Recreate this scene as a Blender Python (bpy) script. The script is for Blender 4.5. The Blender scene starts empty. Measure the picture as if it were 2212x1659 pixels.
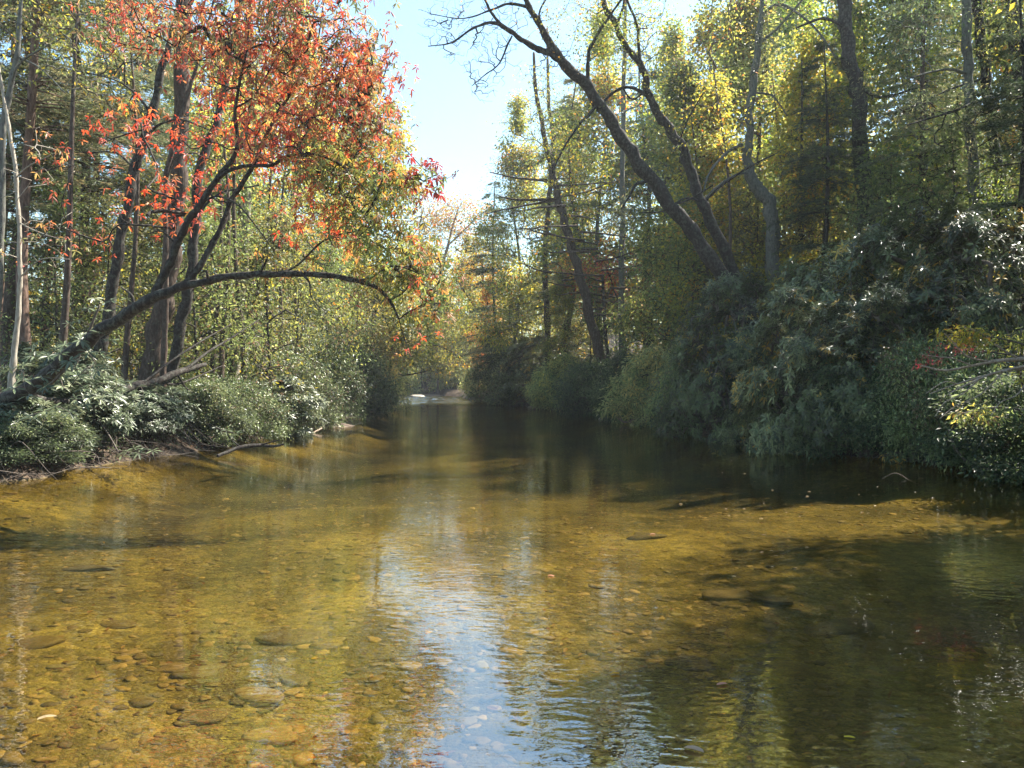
import bpy, math
import numpy as np

# ------------------------------------------------------------------ camera, sky, sun, exposure
HAZE_D = 0.00045
SC = bpy.context.scene
COL = SC.collection
F, CX, CY, CAMH = 1670.0, 1106.0, 829.5, 2.0          # picture measured on a 2212 x 1659 grid
cam = bpy.data.cameras.new("camera"); camo = bpy.data.objects.new("camera", cam); COL.objects.link(camo)
cam.sensor_width = 36.0; cam.lens = 36.0 * F / 2212.0
cam.clip_start = 0.05; cam.clip_end = 6000
camo.location = (0, 0, CAMH); camo.rotation_euler = (math.radians(90), 0, 0)
SC.camera = camo
SUN_AZ, SUN_EL = math.radians(52), math.radians(50)   # azimuth clockwise from +Y (right of the view)
W = bpy.data.worlds.new("World"); SC.world = W; W.use_nodes = True
nt = W.node_tree; nt.nodes.clear()
sky = nt.nodes.new("ShaderNodeTexSky"); sky.sky_type = 'NISHITA'; sky.sun_disc = False
sky.sun_elevation = SUN_EL; sky.sun_rotation = SUN_AZ; sky.air_density = 1.2; sky.dust_density = 0.6; sky.ozone_density = 2.0
bg = nt.nodes.new("ShaderNodeBackground"); bg.inputs[1].default_value = 0.095
wo = nt.nodes.new("ShaderNodeOutputWorld")
tint = nt.nodes.new("ShaderNodeMixRGB"); tint.blend_type = 'MULTIPLY'; tint.inputs[0].default_value = 1; tint.inputs[2].default_value = (.84, .92, .86, 1)
nt.links.new(sky.outputs[0], tint.inputs[1]); nt.links.new(tint.outputs[0], bg.inputs[0]); nt.links.new(bg.outputs[0], wo.inputs[0])
sl = bpy.data.lights.new("sun", 'SUN'); sl.energy = 5.0; sl.angle = math.radians(0.55); sl.color = (1.0, 0.93, 0.82)
so = bpy.data.objects.new("sun", sl); COL.objects.link(so)
from mathutils import Vector
sdir = Vector((math.sin(SUN_AZ) * math.cos(SUN_EL), math.cos(SUN_AZ) * math.cos(SUN_EL), math.sin(SUN_EL)))
so.rotation_euler = sdir.to_track_quat('Z', 'Y').to_euler(); so.location = (30, 10, 40)
SC.view_settings.view_transform = 'Standard'; SC.view_settings.look = 'None'
SC.view_settings.exposure = 1.95; SC.view_settings.gamma = 1.0
SC.cycles.max_bounces = 8; SC.cycles.diffuse_bounces = 4; SC.cycles.glossy_bounces = 2
SC.cycles.transmission_bounces = 4; SC.cycles.transparent_max_bounces = 8
SC.cycles.caustics_reflective = False; SC.cycles.caustics_refractive = False
SC.cycles.sample_clamp_indirect = 4.0

# ------------------------------------------------------------------ helpers
RNG = np.random.default_rng
def P(px, py, Y): return np.array([(px - CX) / F * Y, Y, CAMH - (py - CY) / F * Y])
def PX(px, Y): return (px - CX) / F * Y
def nz(v): return v / np.maximum(np.linalg.norm(v, axis=-1, keepdims=True), 1e-9)

def sn(x, y, s=0.0):
    return (np.sin(x * 1.31 + y * .73 + s) + np.sin(x * -.61 + y * 1.57 + 2.1 * s + 1) + np.sin(x * 2.37 - y * 1.91 + 3.3 * s) * .5
            + np.sin(x * .37 + y * .21 + s * 5)) / 3.5

class Acc:
    def __init__(s): s.v = []; s.t = []; s.c = []; s.n = 0
    def add(s, v, t, c=None):
        s.v.append(v); s.t.append(t + s.n); s.n += len(v)
        s.c.append(np.ones((len(v), 3)) * (.5 if c is None else c))
    def empty(s): return s.n == 0
    def mesh(s, name, mat, base=(0, 0, 0), smooth=False, col=True):
        v = np.concatenate(s.v) - np.array(base); t = np.concatenate(s.t)
        me = bpy.data.meshes.new(name)
        me.vertices.add(len(v)); me.vertices.foreach_set("co", v.astype(np.float32).ravel())
        me.loops.add(len(t) * 3); me.loops.foreach_set("vertex_index", t.astype(np.int32).ravel())
        me.polygons.add(len(t)); me.polygons.foreach_set("loop_start", np.arange(0, len(t) * 3, 3, dtype=np.int32))
        me.polygons.foreach_set("use_smooth", np.full(len(t), smooth))
        if col:
            a = me.color_attributes.new("Col", 'FLOAT_COLOR', 'POINT')
            c = np.concatenate(s.c); c = np.concatenate([c, np.ones((len(c), 1))], 1)
            a.data.foreach_set("color", c.astype(np.float32).ravel())
        me.materials.append(mat); me.update(); me.validate(verbose=False)
        return me

def link(name, me, parent=None, kind=None):
    o = bpy.data.objects.new(name, me); COL.objects.link(o)
    if parent: o.parent = parent
    if kind: o["kind"] = kind
    return o
def thing(name, label, cat, base, group=None):
    o = bpy.data.objects.new(name, None); COL.objects.link(o); o.empty_display_size = .3
    o.location = tuple(float(x) for x in base); o["label"] = label; o["category"] = cat
    if group: o["group"] = group
    return o
def part(root, name, acc, mat, smooth=False, kind=None, col=True):
    if acc.empty(): return None
    return link(name, acc.mesh(name, mat, tuple(root.location), smooth, col), root, kind)
def tag(o, label, cat, group=None):
    o["label"] = label; o["category"] = cat
    if group: o["group"] = group
    return o
def copy_tree(root, base, rz, s, label, group=None, sz=None):
    r = root.copy(); COL.objects.link(r); r.location = tuple(float(x) for x in base)
    r.rotation_euler = (0, 0, rz); r.scale = (s, s, sz or s); r["label"] = label
    if group: r["group"] = group
    for ch in list(root.children):
        c = ch.copy(); COL.objects.link(c); c.parent = r
    return r

# ------------------------------------------------------------------ materials
def newmat(name):
    m = bpy.data.materials.new(name); m.use_nodes = True; m.node_tree.nodes.clear()
    N = m.node_tree.nodes; L = m.node_tree.links
    out = N.new("ShaderNodeOutputMaterial")
    return m, N, L, out
def leafmat(name, rough=.45, trans=.4, spec=.5, sat=1.15, tval=1.6):
    m, N, L, out = newmat(name)
    a = N.new("ShaderNodeVertexColor"); a.layer_name = "Col"
    oi = N.new("ShaderNodeObjectInfo")
    hs0 = N.new("ShaderNodeHueSaturation")
    mr = N.new("ShaderNodeMapRange"); mr.inputs[3].default_value = .485; mr.inputs[4].default_value = .515
    L.new(oi.outputs["Random"], mr.inputs[0]); L.new(mr.outputs[0], hs0.inputs["Hue"]); L.new(a.outputs[0], hs0.inputs["Color"])
    p = N.new("ShaderNodeBsdfPrincipled"); p.inputs["Roughness"].default_value = rough
    p.inputs["Specular IOR Level"].default_value = spec
    L.new(hs0.outputs[0], p.inputs["Base Color"])
    hs = N.new("ShaderNodeHueSaturation"); hs.inputs["Saturation"].default_value = sat; hs.inputs["Value"].default_value = tval
    L.new(hs0.outputs[0], hs.inputs["Color"])
    t = N.new("ShaderNodeBsdfTranslucent"); L.new(hs.outputs[0], t.inputs[0])
    mx = N.new("ShaderNodeMixShader"); mx.inputs[0].default_value = trans
    L.new(p.outputs[0], mx.inputs[1]); L.new(t.outputs[0], mx.inputs[2]); L.new(mx.outputs[0], out.inputs[0])
    return m
def ramp(N, stops):
    r = N.new("ShaderNodeValToRGB"); e = r.color_ramp.elements
    while len(e) > 1: e.remove(e[-1])
    e[0].position, e[0].color = stops[0][0], (*stops[0][1], 1)
    for p_, c_ in stops[1:]:
        k = e.new(p_); k.color = (*c_, 1)
    return r
def noise(N, L, vec, scale, det=4, rough=.55):
    n = N.new("ShaderNodeTexNoise"); n.inputs["Scale"].default_value = scale
    n.inputs["Detail"].default_value = det; n.inputs["Roughness"].default_value = rough
    L.new(vec, n.inputs["Vector"]); return n
def bark(name, c1, c2, c3, lichen=.0, sz=6.0, bumpd=.02):
    m, N, L, out = newmat(name)
    tc = N.new("ShaderNodeNewGeometry"); mp = N.new("ShaderNodeMapping"); mp.inputs["Scale"].default_value = (1, 1, .22)
    L.new(tc.outputs["Position"], mp.inputs[0])
    n1 = noise(N, L, mp.outputs[0], sz * 3, 6, .65); n2 = noise(N, L, tc.outputs["Position"], sz * 1.7, 6, .65)
    r = ramp(N, [(.3, c1), (.52, c2), (.72, c3)]); L.new(n1.outputs[0], r.inputs[0])
    mx = N.new("ShaderNodeMixRGB"); mx.blend_type = 'MIX'
    r2 = ramp(N, [(.60 - lichen * .3, (0, 0, 0)), (.66 - lichen * .3, (1, 1, 1))]); L.new(n2.outputs[0], r2.inputs[0])
    ml = N.new("ShaderNodeMath"); ml.operation = 'MULTIPLY'; ml.inputs[1].default_value = lichen
    L.new(r2.outputs[0], ml.inputs[0]); L.new(ml.outputs[0], mx.inputs[0])
    L.new(r.outputs[0], mx.inputs[1]); mx.inputs[2].default_value = (.16, .17, .135, 1)
    b = N.new("ShaderNodeBump"); b.inputs["Strength"].default_value = .9; b.inputs["Distance"].default_value = bumpd
    L.new(n1.outputs[0], b.inputs["Height"])
    p = N.new("ShaderNodeBsdfPrincipled"); p.inputs["Roughness"].default_value = .85; p.inputs["Specular IOR Level"].default_value = .25
    L.new(mx.outputs[0], p.inputs["Base Color"]); L.new(b.outputs[0], p.inputs["Normal"]); L.new(p.outputs[0], out.inputs[0])
    return m
M_LEAF = leafmat("leaf", .5, .45, .4)
M_THIN = leafmat("thin_leaf", .5, .55, .35, 1.1, 1.8)
M_RHODO = leafmat("leathery_leaf", .38, .16, .5, 1.0, 1.4)
M_NEEDLE = leafmat("needle", .5, .3, .4, 1.05, 1.4)
B_DARK = bark("dark_bark", (.010, .008, .007), (.032, .025, .021), (.085, .07, .06), .3)
B_BROWN = bark("brown_bark", (.03, .02, .015), (.08, .055, .042), (.17, .125, .10), .25)
B_PINE = bark("reddish_bark", (.06, .035, .026), (.15, .095, .07), (.26, .18, .14), .15, 5, .03)
B_GREY = bark("grey_bark", (.045, .042, .04), (.11, .105, .095), (.22, .21, .19), .5)
B_PALE = bark("pale_bark", (.17, .14, .11), (.34, .30, .24), (.5, .46, .38), .2)
B_TWIG = bark("twig_bark", (.05, .04, .035), (.11, .09, .075), (.2, .17, .14), .2, 10, .004)
B_DRY = bark("dry_twig_bark", (.16, .11, .08), (.34, .26, .2), (.52, .44, .36), .1, 10, .004)

# ------------------------------------------------------------------ palettes
def pal(*cw): 
    c = np.array([x[0] for x in cw], float); w = np.array([x[1] for x in cw], float); return c, np.cumsum(w / w.sum())
RED = pal(((0.446, 0.113, 0.089), 4), ((0.502, 0.189, 0.116), 4), ((0.409, 0.245, 0.116), 2.5), ((0.223, 0.207, 0.095), 2.5), ((0.335, 0.066, 0.063), 2), ((0.130, 0.151, 0.074), 1.5))
REDG = pal(((.42, .20, .09), 2.2), ((.36, .27, .09), 3.2), ((.21, .22, .07), 4.5), ((.11, .14, .055), 4), ((.44, .12, .08), 1))
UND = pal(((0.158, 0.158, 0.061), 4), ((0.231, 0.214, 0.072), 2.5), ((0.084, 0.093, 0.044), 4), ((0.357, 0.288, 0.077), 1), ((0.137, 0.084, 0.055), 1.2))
REDHOT = pal(((0.539, 0.107, 0.089), 5), ((0.539, 0.176, 0.105), 3), ((0.446, 0.244, 0.105), 1.5))
OLIVE = pal(((0.238, 0.222, 0.068), 4), ((0.356, 0.288, 0.075), 3), ((0.133, 0.157, 0.045), 3), ((0.505, 0.288, 0.075), 1))
YG = pal(((0.231, 0.243, 0.076), 4), ((0.363, 0.334, 0.089), 2), ((0.121, 0.152, 0.057), 4), ((0.440, 0.314, 0.089), .8), ((0.176, 0.121, 0.076), .8))
YELLOW = pal(((0.383, 0.332, 0.066), 4), ((0.289, 0.281, 0.066), 3), ((0.408, 0.246, 0.066), 1.5), ((0.153, 0.178, 0.055), 3))
ORANGE = pal(((.45, .24, .06), 3), ((.38, .28, .07), 3), ((.45, .15, .06), 2), ((.24, .22, .06), 3))
GREEN = pal(((0.183, 0.231, 0.057), 4), ((0.293, 0.318, 0.074), 4), ((0.110, 0.159, 0.049), 3), ((0.513, 0.405, 0.098), 1))
MIXG = pal(((0.193, 0.215, 0.067), 4), ((0.320, 0.296, 0.076), 3), ((0.112, 0.134, 0.045), 3), ((0.529, 0.403, 0.090), 2), ((0.544, 0.228, 0.076), .6))
HEM = pal(((0.149, 0.181, 0.088), 4), ((0.229, 0.236, 0.112), 3), ((0.097, 0.128, 0.072), 3), ((0.333, 0.273, 0.144), 1.2))
PINE = pal(((0.182, 0.202, 0.104), 4), ((0.260, 0.247, 0.130), 3), ((0.117, 0.143, 0.078), 3), ((0.338, 0.286, 0.156), 1.5))
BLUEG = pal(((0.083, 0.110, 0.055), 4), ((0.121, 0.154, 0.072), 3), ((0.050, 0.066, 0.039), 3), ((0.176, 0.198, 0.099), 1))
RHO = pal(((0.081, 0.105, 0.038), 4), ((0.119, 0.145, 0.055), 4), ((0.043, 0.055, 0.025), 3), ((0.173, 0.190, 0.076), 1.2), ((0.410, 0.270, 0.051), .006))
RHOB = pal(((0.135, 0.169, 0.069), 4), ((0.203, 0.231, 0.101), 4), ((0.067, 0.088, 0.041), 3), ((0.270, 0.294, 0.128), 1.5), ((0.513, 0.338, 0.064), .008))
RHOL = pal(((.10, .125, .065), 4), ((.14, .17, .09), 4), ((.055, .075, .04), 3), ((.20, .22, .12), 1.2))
LAUREL = pal(((0.172, 0.218, 0.081), 4), ((0.253, 0.299, 0.115), 3), ((0.081, 0.115, 0.046), 4), ((0.345, 0.345, 0.138), .8), ((0.172, 0.115, 0.069), .6))
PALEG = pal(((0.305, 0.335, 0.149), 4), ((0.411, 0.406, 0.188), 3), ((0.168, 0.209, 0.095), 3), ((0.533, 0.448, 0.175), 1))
CRIMSON = pal(((.26, .06, .065), 3), ((.20, .045, .05), 2), ((.32, .12, .08), 1))

def pick(pal_, n, rng, pos=None, clump=.75):
    c, cw = pal_
    u = rng.random(n)
    if pos is not None:
        q = .5 + np.arcsin(np.sin(sn(pos[:, 0] * 1.6 + pos[:, 2] * 1.1, pos[:, 1] * 1.2 + pos[:, 2] * 1.9) * 5)) / np.pi
        u = np.where(rng.random(n) < clump, np.clip(q + rng.normal(0, .12, n), 0, .9999), u)
    return c[np.searchsorted(cw, u).clip(0, len(c) - 1)]

# ------------------------------------------------------------------ leaves and tubes
def put_leaves(acc, pos, d, up, L, Wd, col, rich=False, droop=.15):
    n = len(pos)
    d = nz(d); s = nz(np.cross(d, up)); nrm = np.cross(s, d)
    L = np.broadcast_to(L, n)[:, None]; Wd = np.broadcast_to(Wd, n)[:, None]
    dz = np.array([0, 0, -1.0])
    if not rich:
        v = np.stack([pos, pos + d * L * .45 + s * Wd * .5 + nrm * Wd * .12, pos + d * L + dz * L * droop, pos + d * L * .45 - s * Wd * .5 + nrm * Wd * .12], 1)
        t = np.array([[0, 1, 2], [0, 2, 3]]); k = 4
    else:
        def at(f, w, h): return pos + d * L * f + s * Wd * w + nrm * Wd * h + dz * L * droop * f * f
        v = np.stack([at(0, 0, 0), at(.28, .40, .10), at(.28, 0, -.04), at(.28, -.40, .10), at(.65, .46, .12), at(.65, 0, -.04), at(.65, -.46, .12), at(1, 0, 0)], 1)
        t = np.array([[0, 2, 1], [0, 3, 2], [1, 2, 5], [1, 5, 4], [2, 3, 6], [2, 6, 5], [4, 5, 7], [5, 6, 7]]); k = 8
    tt = (t[None] + (np.arange(n) * k)[:, None, None]).reshape(-1, 3)
    acc.add(v.reshape(-1, 3), tt, np.repeat(col, k, 0))

def cloud(acc, cen, n, rc, L, Wd, pl, rng, droop=.3, rich=False, flat=.75, jit=.22, aniso=.5):
    if len(cen) == 0: return
    c = np.repeat(cen, n, 0); N_ = len(c)
    off = rng.normal(0, 1, (N_, 3)) * rc; off[:, 2] *= flat
    pos = c + off
    d = off / rc * .8 + rng.normal(0, .6, (N_, 3)) + np.array([0, 0, -droop])
    up = rng.normal(0, aniso, (N_, 3)) + np.array([0, 0, 1.0])
    col = np.where(rng.random(N_)[:, None] < .7, np.repeat(pick(pl, len(cen), rng, cen), n, 0), pick(pl, N_, rng))
    col = col * (1 + rng.normal(0, jit, (N_, 1))).clip(.4, 1.7)
    Ls = L * rng.uniform(.6, 1.25, N_)
    put_leaves(acc, pos, d, up, Ls, Ls * (Wd / L), col, rich, .12)

def rosettes(acc, cen, axis, k, L, Wd, pl, rng, tilt=(60, 105), droop=.22, rich=True):
    n = len(cen); a = nz(axis)
    ref = np.where(np.abs(a[:, 2:3]) > .9, np.array([[1., 0, 0]]), np.array([[0, 0, 1.]]))
    e1 = nz(np.cross(a, ref)); e2 = np.cross(a, e1)
    ph = (np.arange(k)[None] / k * 2 * np.pi + rng.random((n, 1)) * 6.28 + rng.normal(0, .25, (n, k)))[..., None]
    ti = np.radians(rng.uniform(tilt[0], tilt[1], (n, k)))[..., None]
    rad = e1[:, None] * np.cos(ph) + e2[:, None] * np.sin(ph)
    d = (a[:, None] * np.cos(ti) + rad * np.sin(ti)).reshape(-1, 3)
    up = (a[:, None] * np.sin(ti) - rad * np.cos(ti) + rng.normal(0, .15, (n, k, 3))).reshape(-1, 3)
    keep = rng.random(n * k) < .9
    pos = (np.repeat(cen, k, 0) + d * L * .08)[keep]
    m = keep.sum()
    col = np.repeat(pick(pl, n, rng, cen), k, 0)[keep]
    col = np.where(rng.random(m)[:, None] < .25, pick(pl, m, rng), col) * (1 + rng.normal(0, .15, (m, 1))).clip(.5, 1.5)
    Ls = L * rng.uniform(.65, 1.2, m)
    put_leaves(acc, pos, d[keep], up[keep], Ls, Ls * (Wd / L), col, rich, droop)

def tube(acc, pts, rad, sides=6, rough=0.0, rng=None, col=None):
    pts = np.asarray(pts, float); rad = np.asarray(rad, float); n = len(pts)
    if n < 2: return
    t = nz(np.gradient(pts, axis=0)); m = t.mean(0)
    ref = np.eye(3)[np.argmin(np.abs(m))]
    e1 = nz(np.cross(t, ref)); e2 = np.cross(t, e1)
    a = np.arange(sides) / sides * 2 * np.pi
    R = rad[:, None, None] * np.ones((n, sides, 1))
    if rough: R = R * (1 + rng.normal(0, rough, (n, sides, 1)) + .5 * rough * rng.normal(0, 1, (1, sides, 1)))
    ring = pts[:, None] + R * (e1[:, None] * np.cos(a)[None, :, None] + e2[:, None] * np.sin(a)[None, :, None])
    v = ring.reshape(-1, 3)
    i = np.arange(n - 1)[:, None] * sides; j = np.arange(sides)[None]; j2 = (j + 1) % sides
    q = np.stack([i + j, i + j2, i + sides + j2, i + sides + j], -1).reshape(-1, 4)
    tr = np.concatenate([q[:, [0, 1, 2]], q[:, [0, 2, 3]]])
    v = np.concatenate([v, pts[-1:] + t[-1:] * rad[-1]])
    k = len(v) - 1; jj = np.arange(sides); b = (n - 1) * sides
    tr = np.concatenate([tr, np.stack([b + jj, b + (jj + 1) % sides, np.full(sides, k)], 1)])
    acc.add(v, tr, col)

def catmull(p, sub=6):
    p = np.asarray(p, float); q = np.concatenate([2 * p[:1] - p[1:2], p, 2 * p[-1:] - p[-2:-1]])
    out = []
    for i in range(1, len(q) - 2):
        t = np.linspace(0, 1, sub, endpoint=False)[:, None]
        a, b, c, d = q[i - 1], q[i], q[i + 1], q[i + 2]
        out.append(.5 * (2 * b + (c - a) * t + (2 * a - 5 * b + 4 * c - d) * t ** 2 + (3 * b - a - 3 * c + d) * t ** 3))
    out.append(q[-2:-1]); return np.concatenate(out)
def pline(pts, sub=6):
    """(px, py, depth, width in px) along a limb -> world points and radii"""
    w = np.array([np.r_[P(a, b, c), d * .5 / F * c] for a, b, c, d in pts])
    k = catmull(w, sub)
    if len(k) > 8 and sub >= 6:
        q = np.arange(len(k)) * .9 + pts[0][0]; en = np.sin(np.linspace(0, np.pi, len(k)))
        k[:, 0] += .22 * k[:, 3] * np.sin(q) * en; k[:, 2] +=   .16 * k[:, 3] * np.sin(q * 1.37 + 2) * en; k[:, 3] *= 1 + .10 * np.sin(q * 1.9)
    return k[:, :3], np.maximum(k[:, 3], .003)

def grow(S, R, T, rng, step=.45, r0=.005, e=.45, wig=.1, lift=0.0, curl=.45):
    """attach every target to the nearest wood by a curved twig; returns chains of points and radii"""
    n0 = len(S); kmax = 9; cap = n0 + len(T) * kmax + 5
    pts = np.zeros((cap, 3)); pts[:n0] = S; par = -np.ones(cap, int); D = np.zeros((cap, 3)); cnt = np.zeros(cap)
    D[:n0] = nz(np.gradient(S, axis=0)) if n0 > 2 else np.array([0, 0, 1.])
    n = n0; chains = []
    d0 = np.array([np.min(((S - t) ** 2).sum(1)) for t in T]) if len(T) else np.zeros(0)
    for ti in np.argsort(d0 + rng.random(len(T)) * .2):
        t = T[ti]; v = t - pts[:n]; d = np.sqrt((v ** 2).sum(1))
        cost = d + .7 * np.maximum(0, -v[:, 2]) 
        cost[:n0] += np.minimum(.15 * d[:n0], .4)
        j = int(np.argmin(cost)); dist = d[j]; k = int(min(kmax, max(2, math.ceil(dist / step))))
        dd = D[j]
        if j < n0: dd = nz(nz(t - pts[j]) + np.array([0, 0, .25]))
        ctrl = pts[j] + dd * dist * curl + np.array([0, 0, lift * dist])
        f = (np.arange(1, k + 1) / k)[:, None]
        q = (1 - f) ** 2 * pts[j] + 2 * f * (1 - f) * ctrl + f * f * t
        jt = rng.normal(0, wig * dist / k, (k, 3)); jt[-1] = 0; q = q + jt
        pts[n:n + k] = q; par[n:n + k] = np.r_[j, np.arange(n, n + k - 1)]
        D[n:n + k] = nz(np.diff(np.concatenate([pts[j:j + 1], q]), axis=0)); cnt[n + k - 1] += 1
        chains.append(np.r_[j, np.arange(n, n + k)]); n += k
    for i in range(n - 1, n0 - 1, -1): cnt[par[i]] += cnt[i]
    r = r0 * np.maximum(cnt[:n], 1) ** e
    return pts[:n], r, chains, n0, D[:n]

def add_twigs(acc, G, R, rng, big=5):
    pts, r, chains, n0, D = G
    for ch in chains:
        rr = r[ch].copy()
        if ch[0] < n0: rr[0] = min(rr[1] * 1.35, R[ch[0]] * .8); rr = np.minimum(rr, R[ch[0]] * .8)
        else: rr[0] = min(r[ch[0]], rr[1] * 1.2)
        tube(acc, pts[ch], rr, 6 if rr[0] > .03 else (4 if rr[0] > .012 else 3))

def blob_pts(b, rng, shell=.35):
    """b = centre(3), radii(3), n -> points, denser toward the rim, with gaps"""
    c, r, n = b; n = int(n)
    u = nz(rng.normal(0, 1, (n * 2, 3))); q = rng.random((n * 2, 1)) ** shell
    p = c + u * q * r
    g = sn(p[:, 0] * 2.6 / max(.4, r[0] ** .5) + p[:, 2], p[:, 2] * 2.3 / max(.4, r[2] ** .5) + p[:, 1], 1.7)
    k = np.where(g > -.25)[0]
    return p[k[:n]] if len(k) >= n * .4 else p[:n]

# ------------------------------------------------------------------ terrain
LY = np.array([-60, -20, 10, 15.8, 21.5, 26, 30, 34.5, 36.8, 38.5, 44, 50, 64, 80, 100, 121, 135, 150, 175, 400.])
LX = np.array([-14, -12, -11.2, -10.4, -9.6, -9.2, -9.2, -9.3, -8.1, -10, -10.6, -10.2, -9.8, -12.2, -15, -17.5, -24, -40, -90, -600.])
RY = np.array([-60, -20, 10, 17, 25, 35, 47, 60, 80, 94, 117, 126, 135, 150, 175, 400.])
RX = np.array([15, 13.5, 12.4, 11.0, 8.2, 7.3, 6.1, 3.2, -1.6, -5.2, -7.6, -11, -19, -36, -80, -560.])
def river_d(x, y):
    """distance outside the river edge (negative = in the water)"""
    wob = .35 * np.sin(y * .9) + .25 * np.sin(y * 2.3 + 1) + .12 * np.sin(y * 5.1)
    l = np.interp(y, LY, LX) + wob * .6 - x
    r = x - (np.interp(y, RY, RX) - wob * .7)
    return np.maximum(l, r), l > r
def ground_z(x, y):
    x = np.asarray(x, float); y = np.asarray(y, float)
    d, left = river_d(x, y)
    n = sn(x * .8, y * .8) ; n2 = sn(x * 3.1, y * 2.7, 2)
    up_l = .42 * np.clip(d / .8, 0, 1) ** .8 + .68 * np.clip((d - .4) / 2.2, 0, 1) + .012 * np.maximum(d - 4, 0)
    up_r = .55 * np.clip(d / .5, 0, 1) ** .7 + .55 * np.clip((d - .4) / 2, 0, 1) + .16 * np.clip(d - 3, 0, 70)
    up = np.where(left, up_l, up_r) + .10 * n * np.clip(d / 2, 0, 1) + .035 * n2 * np.clip(d, 0, 1)
    dep = -np.clip(-d / 3.0, 0, 1) ** .8 * (.40 + .16 * n + .07 * sn(x * .45 + 2, y * .3) + .55 * np.clip((y - 11.5) / 9, 0, 1)) - .015 * n2
    return np.where(d > 0, up, dep)
def gz(x, y): return float(ground_z(np.array([x]), np.array([y]))[0])
def at_px(px, Y, dz=0.0):
    x = PX(px, Y); return np.array([x, Y, gz(x, Y) + dz])

def axis_steps(a, b, s, far):
    core = list(np.arange(a, b + s, s)); st = s
    lo, hi = [], []
    v = a
    st = s
    while v > -far: st *= 1.25; v -= st; lo.append(v)
    v = core[-1]; st = s
    while v < far: st *= 1.25; v += st; hi.append(v)
    return np.array(lo[::-1] + core + hi)
xs = axis_steps(-22, 20, .25, 280); ys = axis_steps(1, 50, .25, 200)
ys = np.concatenate([ys[ys < 50], np.arange(50, 180, 1.0)]); st = 1.
while ys[-1] < 340: st *= 1.25; ys = np.append(ys, ys[-1] + st)
gx, gy = np.meshgrid(xs, ys); gzv = ground_z(gx.ravel(), gy.ravel())
nx = len(xs); ii = (np.arange(len(ys) - 1)[:, None] * nx + np.arange(nx - 1)[None]).ravel()
tri = np.concatenate([np.stack([ii, ii + 1, ii + nx + 1], 1), np.stack([ii, ii + nx + 1, ii + nx], 1)])

m, N, L, out = newmat("river_bed_and_forest_floor")
g = N.new("ShaderNodeNewGeometry"); pos = g.outputs["Position"]
sep = N.new("ShaderNodeSeparateXYZ"); L.new(pos, sep.inputs[0])
v1 = N.new("ShaderNodeTexVoronoi"); v1.inputs["Scale"].default_value = 9; v1.inputs["Randomness"].default_value = 1; L.new(pos, v1.inputs["Vector"])
v2 = N.new("ShaderNodeTexVoronoi"); v2.inputs["Scale"].default_value = 26; L.new(pos, v2.inputs["Vector"])
n1 = noise(N, L, pos, .45, 5, .6); n2 = noise(N, L, pos, 5, 5, .6); n3 = noise(N, L, pos, 40, 3)
bed = ramp(N, [(.30, (.07, .064, .024)), (.45, (.18, .155, .055)), (.60, (.36, .31, .11)), (.75, (.46, .41, .16))]); L.new(n1.outputs[0], bed.inputs[0])
peb = ramp(N, [(0, (.55, .5, .4)), (.35, (.8, .75, .65)), (.7, (1.1, 1.0, .85)), (1, (1.35, 1.2, .9))])
sp = N.new("ShaderNodeSeparateColor"); L.new(v1.outputs["Color"], sp.inputs[0]); L.new(sp.outputs[0], peb.inputs[0])
mu = N.new("ShaderNodeMixRGB"); mu.blend_type = 'MULTIPLY'; mu.inputs[0].default_value = .85; L.new(bed.outputs[0], mu.inputs[1]); L.new(peb.outputs[0], mu.inputs[2])
edge = ramp(N, [(0, (1, 1, 1)), (.35, (.95, .95, .95)), (.62, (.5, .48, .42))]); L.new(v2.outputs["Distance"], edge.inputs[0])
mu2 = N.new("ShaderNodeMixRGB"); mu2.blend_type = 'MULTIPLY'; mu2.inputs[0].default_value = .7; L.new(mu.outputs[0], mu2.inputs[1]); L.new(edge.outputs[0], mu2.inputs[2])
lit = ramp(N, [(.30, (.014, .010, .008)), (.45, (.045, .030, .021)), (.55, (.08, .055, .035)), (.68, (.14, .10, .068)), (.8, (.08, .085, .035))])
mlt = N.new("ShaderNodeMath"); mlt.operation = 'ADD'; mlt.use_clamp = True
ms = N.new("ShaderNodeMath"); ms.operation = 'MULTIPLY_ADD'; ms.inputs[1].default_value = .6; ms.inputs[2].default_value = -.3; L.new(n3.outputs[0], ms.inputs[0])
L.new(n2.outputs[0], mlt.inputs[0]); L.new(ms.outputs[0], mlt.inputs[1]); L.new(mlt.outputs[0], lit.inputs[0])
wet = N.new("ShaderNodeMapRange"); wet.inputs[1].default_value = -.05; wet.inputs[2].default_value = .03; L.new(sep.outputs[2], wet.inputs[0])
depth_dim = N.new("ShaderNodeMapRange"); depth_dim.inputs[1].default_value = -.95; depth_dim.inputs[2].default_value = -.42; depth_dim.inputs[3].default_value = .28; depth_dim.inputs[4].default_value = 1.0; L.new(sep.outputs[2], depth_dim.inputs[0])  # bed colour darkened with depth, standing in for light lost in the water
mu3 = N.new("ShaderNodeMixRGB"); mu3.blend_type = 'MULTIPLY'; mu3.inputs[0].default_value = 1; L.new(mu2.outputs[0], mu3.inputs[1]); L.new(depth_dim.outputs[0], mu3.inputs[2])
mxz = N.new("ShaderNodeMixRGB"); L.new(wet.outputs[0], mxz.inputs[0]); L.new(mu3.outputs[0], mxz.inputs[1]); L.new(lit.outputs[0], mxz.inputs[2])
bp = N.new("ShaderNodeBump"); bp.inputs["Strength"].default_value = .8; bp.inputs["Distance"].default_value = .035
mh = N.new("ShaderNodeMath"); mh.operation = 'ADD'; L.new(v1.outputs["Distance"], mh.inputs[0]); L.new(n3.outputs[0], mh.inputs[1])
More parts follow.
